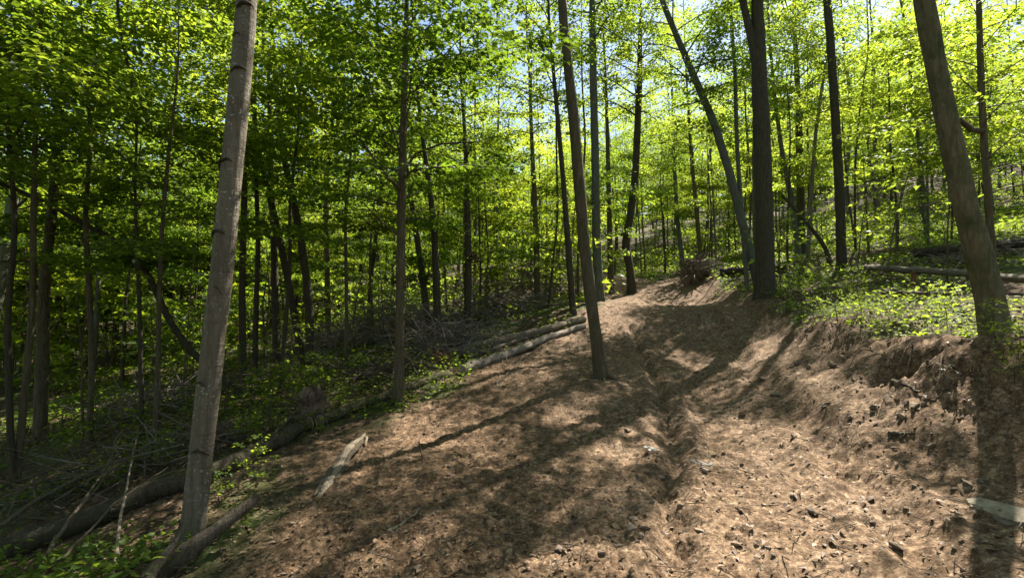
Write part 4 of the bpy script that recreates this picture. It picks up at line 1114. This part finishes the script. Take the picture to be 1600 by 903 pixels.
# ------------------------------------------------------------------ stones, clods, litter
def lump(rng, subdiv, squash):
    t = (1 + 5 ** .5) / 2
    V = np.array([(-1, t, 0), (1, t, 0), (-1, -t, 0), (1, -t, 0), (0, -1, t), (0, 1, t), (0, -1, -t), (0, 1, -t), (t, 0, -1), (t, 0, 1), (-t, 0, -1), (-t, 0, 1)], float)
    Fc = [(0, 11, 5), (0, 5, 1), (0, 1, 7), (0, 7, 10), (0, 10, 11), (1, 5, 9), (5, 11, 4), (11, 10, 2), (10, 7, 6), (7, 1, 8), (3, 9, 4), (3, 4, 2), (3, 2, 6), (3, 6, 8), (3, 8, 9), (4, 9, 5), (2, 4, 11), (6, 2, 10), (8, 6, 7), (9, 8, 1)]
    V /= np.linalg.norm(V[0])
    V = list(V)
    for _ in range(subdiv):
        mid, nf = {}, []
        def m(a, b):
            k = (min(a, b), max(a, b))
            if k not in mid:
                q = V[a] + V[b]; V.append(q / np.linalg.norm(q)); mid[k] = len(V) - 1
            return mid[k]
        for a, b, c in Fc:
            x, y, z = m(a, b), m(b, c), m(c, a); nf += [(a, x, z), (b, y, x), (c, z, y), (x, y, z)]
        Fc = nf
    V = np.array(V)
    V *= (1 + .16 * rng.standard_normal((len(V), 1)))
    for _ in range(5):                                     # a few broken faces
        n = rng.normal(0, 1, 3); n /= np.linalg.norm(n); d = V @ n - rng.uniform(.45, .75)
        V -= np.clip(d, 0, None)[:, None] * n
    return V * squash, np.array(Fc)
def stones():
    rng = np.random.default_rng(95)
    kinds = []
    for i in range(6):
        V, Fc = lump(rng, 1, (1, rng.uniform(.6, .95), rng.uniform(.3, .5)))
        mb = MB(); mb.add(V, Fc, 0, False); kinds.append(mb.mesh('stone', STONE))
    spots = [(1210, 612, 9), (1190, 588, 7), (985, 838, 11), (1003, 850, 8), (990, 822, 8), (1090, 838, 10), (875, 862, 12), (1270, 800, 9), (1115, 715, 6), (1300, 575, 9), (1320, 560, 8), (1375, 605, 8), (1410, 655, 7),
             (1150, 855, 8), (1240, 690, 7), (1330, 660, 7), (1160, 650, 6), (1360, 775, 9), (1045, 880, 9), (1400, 850, 10), (652, 892, 9), (940, 870, 8), (1290, 640, 7), (1455, 700, 8), (1200, 860, 7), (1430, 640, 8), (1115, 610, 5), (1020, 792, 8), (1032, 745, 7), (1510, 760, 10)]
    for _ in range(40):
        spots.append((rng.uniform(960, 1560), rng.uniform(560, 890), rng.uniform(3.5, 6.5)))
    for i, (u, v, r) in enumerate(spots):
        g = ground(u, v); s = r * 1.05 * g[1] / F
        o = bpy.data.objects.new('stone', kinds[i % 6]); COL.objects.link(o)
        dm = dirt_mask(np.array(g[0]), np.array(g[1])); sd = bank_sd(np.array(g[0]), np.array(g[1]))
        z = g[2] + float(fine_relief(np.array(g[0]), np.array(g[1]), dm, sd))
        o.location = (g[0], g[1], z + s * .2); o.scale = (s, s, s); o.rotation_euler = (rng.normal(0, .3), rng.normal(0, .3), rng.uniform(0, 6.28))
        tag(o, 'small brown broken stone lying on the churned earth of the track', 'stone', 'stones on the track')
stones()
def bank_clods():
    rng = np.random.default_rng(99); kinds = []
    for i in range(5):
        V, Fc = lump(rng, 1, (1, rng.uniform(.7, 1), rng.uniform(.5, .75))); V = V * (1 + .10 * rng.standard_normal((len(V), 1)))
        mb = MB(); mb.add(V, Fc, 0, False); kinds.append(mb.mesh('soil_lump', CLOD))
    for i in range(70):
        if i < 45: u = rng.uniform(1200, 1540); v = np.interp(u, [1200, 1350, 1540], [530, 590, 660]) + rng.normal(0, 28)
        else: u = rng.uniform(985, 1075); v = rng.uniform(700, 890)
        g = surf(u, v); s_ = (.012 + .045 * rng.random() ** 2) * (1.1 if i < 45 else .9)
        o = bpy.data.objects.new('soil_lump', kinds[i % 5]); COL.objects.link(o)
        o.location = (g[0], g[1], g[2] + s_ * .1); o.scale = (s_, s_, s_); o.rotation_euler = tuple(rng.uniform(0, 6.28, 3))
        tag(o, 'rough brown soil lump crumbled from the foot of the right bank' if i < 45 else 'rough brown soil lump lying along the rut of the track', 'soil lump', 'soil lumps below the bank' if i < 45 else 'soil lumps along the rut')
bank_clods()
def slab():
    g = ground(1562, 803); rng = np.random.default_rng(3)
    pix = [(1510, 787), (1530, 784), (1562, 791), (1605, 803), (1640, 812), (1640, 826), (1590, 823), (1548, 810), (1518, 799)]
    top = np.array([P(u, v, g[1] * (1 + (803 - v) * .0011)) for u, v in pix])
    d = np.array([ground(u, v) for u, v in pix]); rl = np.array([relief_at(q) for q in d]); top = d + np.array([0, 0, np.percentile(rl, 75) + .022])
    k = len(pix); c = top.mean(0)
    mb = MB(); low = top - [0, 0, .08]
    inner = c + (top - c) * .8 + rng.normal(0, .004, top.shape) + [0, 0, .006]
    V = np.vstack([low, top, inner, [c + [0, 0, .008]]]) - g
    i = np.arange(k); j = (i + 1) % k
    mb.add(V, np.stack([i, j, k + j, k + i], 1)); mb.f.append((np.stack([k + i, k + j, 2 * k + j, 2 * k + i], 1), 0, False, None)); mb.f.append((np.stack([2 * k + i, 2 * k + j, np.full(k, 3 * k)], 1), 0, False, None))
    o = mb.build('stone_slab', SLAB, None, tuple(g)); tag(o, 'flat pale grey stone slab lying at the foot of the right bank', 'stone')
slab()
def chips(u, v, label, seed):
    rng = np.random.default_rng(seed); g = surf(u, v, .02); root = empty('bark_flake', tuple(g)); tag(root, label, 'bark')
    for k in range(9):
        L, w = rng.uniform(.02, .06), rng.uniform(.008, .02); a = rng.uniform(0, 6.2); c = rng.normal(0, .045, 3) * [1, 1.4, .2] + [0, 0, .03]
        d = np.array([math.cos(a), math.sin(a), rng.normal(.2, .2)]); s = np.array([-math.sin(a), math.cos(a), rng.normal(0, .3)])
        mb = MB(); n = np.cross(d, s) * .006
        q = [c - d * L - s * w * .4, c - d * L * .2 - s * w, c + d * L - s * w * .2, c + d * L * .7 + s * w * .7, c - d * L * .5 + s * w]
        mb.add(np.array(q + [p + n for p in q]), np.array([[0, 1, 2, 3, 4]])); mb.f.append((np.array([[9, 8, 7, 6, 5]]), 0, False, None)); mb.f.append((np.array([[i, 5 + i, 5 + (i + 1) % 5, (i + 1) % 5] for i in range(5)]), 0, False, None))
        mb.build('splinter', PALE_CHIP, root)
PALE_CHIP = stone_mat('bleached_chip', (0.26, 0.24, 0.22), (0.40, 0.38, 0.35), (0.52, 0.50, 0.46))
chips(1020, 716, 'cluster of bleached white bark flakes beside the rut in the track', 1)
chips(1108, 740, 'small bleached white bark flakes on the middle of the track', 2)
def litter():
    rng = np.random.default_rng(97)
    def spots(n, ymin, ymax, fn, power=2.2):
        m = n * 4
        y = ymin + (ymax - ymin) * rng.random(m) ** power; x = (rng.random(m) * 2.2 - 1.1) * (y + .5)
        k = rng.random(m) < fn(x, y)
        x, y = x[k][:n], y[k][:n]
        dm = dirt_mask(x, y); sd = bank_sd(x, y)
        return x, y, H(x, y) + fine_relief(x, y, dm, sd)
    # soil clods
    kinds = [lump(rng, 0, (1, .8, .45)) for _ in range(8)]
    x, y, z = spots(11000, 2.2, 13, lambda x, y: dirt_mask(x, y) * (.35 + .65 * smooth(-.05, .25, fbm(x * 1.4, y * 1.4, 3, 5))))
    mb = MB()
    s = (.004 + .017 * rng.random(len(x)) ** 4) * np.clip(y / 5, .8, 1.7)
    for k, (V, Fc) in enumerate(kinds):
        sel = np.nonzero(np.arange(len(x)) % 8 == k)[0]
        a = rng.uniform(0, 6.28, len(sel)); ca, sa = np.cos(a), np.sin(a)
        W = np.stack([V[None, :, 0] * ca[:, None] - V[None, :, 1] * sa[:, None], V[None, :, 0] * sa[:, None] + V[None, :, 1] * ca[:, None], np.repeat(V[None, :, 2], len(sel), 0)], -1) * s[sel][:, None, None]
        W += np.stack([x[sel], y[sel], z[sel] + s[sel] * .08], 1)[:, None]
        Fa = Fc[None] + (np.arange(len(sel)) * len(V))[:, None, None]
        mb.add(W.reshape(-1, 3), Fa.reshape(-1, 3), 0, False)
    tag(mb.build('soil_clods', CLOD), 'loose crumbs of brown soil strewn over the track', 'soil', kind='stuff')
    # dead leaves
    lv = Leaves()
    x, y, z = spots(26000, 2.2, 20, lambda x, y: .15 + .5 * (1 - dirt_mask(x, y)) + .25 * (x < .5))
    n = len(x); la = rng.uniform(0, 6.28, n)
    lv.put(np.stack([x, y, z + .012], 1), np.stack([np.sin(la), np.cos(la), rng.normal(.02, .14, n)], 1), np.stack([rng.normal(0, .22, n), rng.normal(0, .22, n), np.ones(n)], 1), rng.uniform(.015, .065, n), rng.random(n) ** 1.2)
    mb = MB(); lv.emit(mb, OVAL, 0)
    tag(mb.build('leaf_litter', DRY), 'dry brown fallen leaves strewn over the earth', 'leaves', kind='stuff')
    # twigs
    x, y, z = spots(3400, 2.2, 14, lambda x, y: .25 + .3 * (x < .6) + .3 * (1 - dirt_mask(x, y)))
    mb = MB()
    for a, b, c in zip(x, y, z):
        l = rng.uniform(.04, .40); t = rng.uniform(0, 6.28); d = np.array([math.cos(t), math.sin(t), rng.normal(0, .15)]) * l * .5; r = rng.uniform(.0015, .0045)
        p = np.array([a, b, c + .012]); mb.tube([p - d, p + rng.normal(0, .08 * l, 3), p + d], [r, r, r * .5], 3, 0, False)
    tag(mb.build('twig_litter', DEADWOOD), 'small grey twigs scattered over the earth', 'twigs', kind='stuff')
litter()
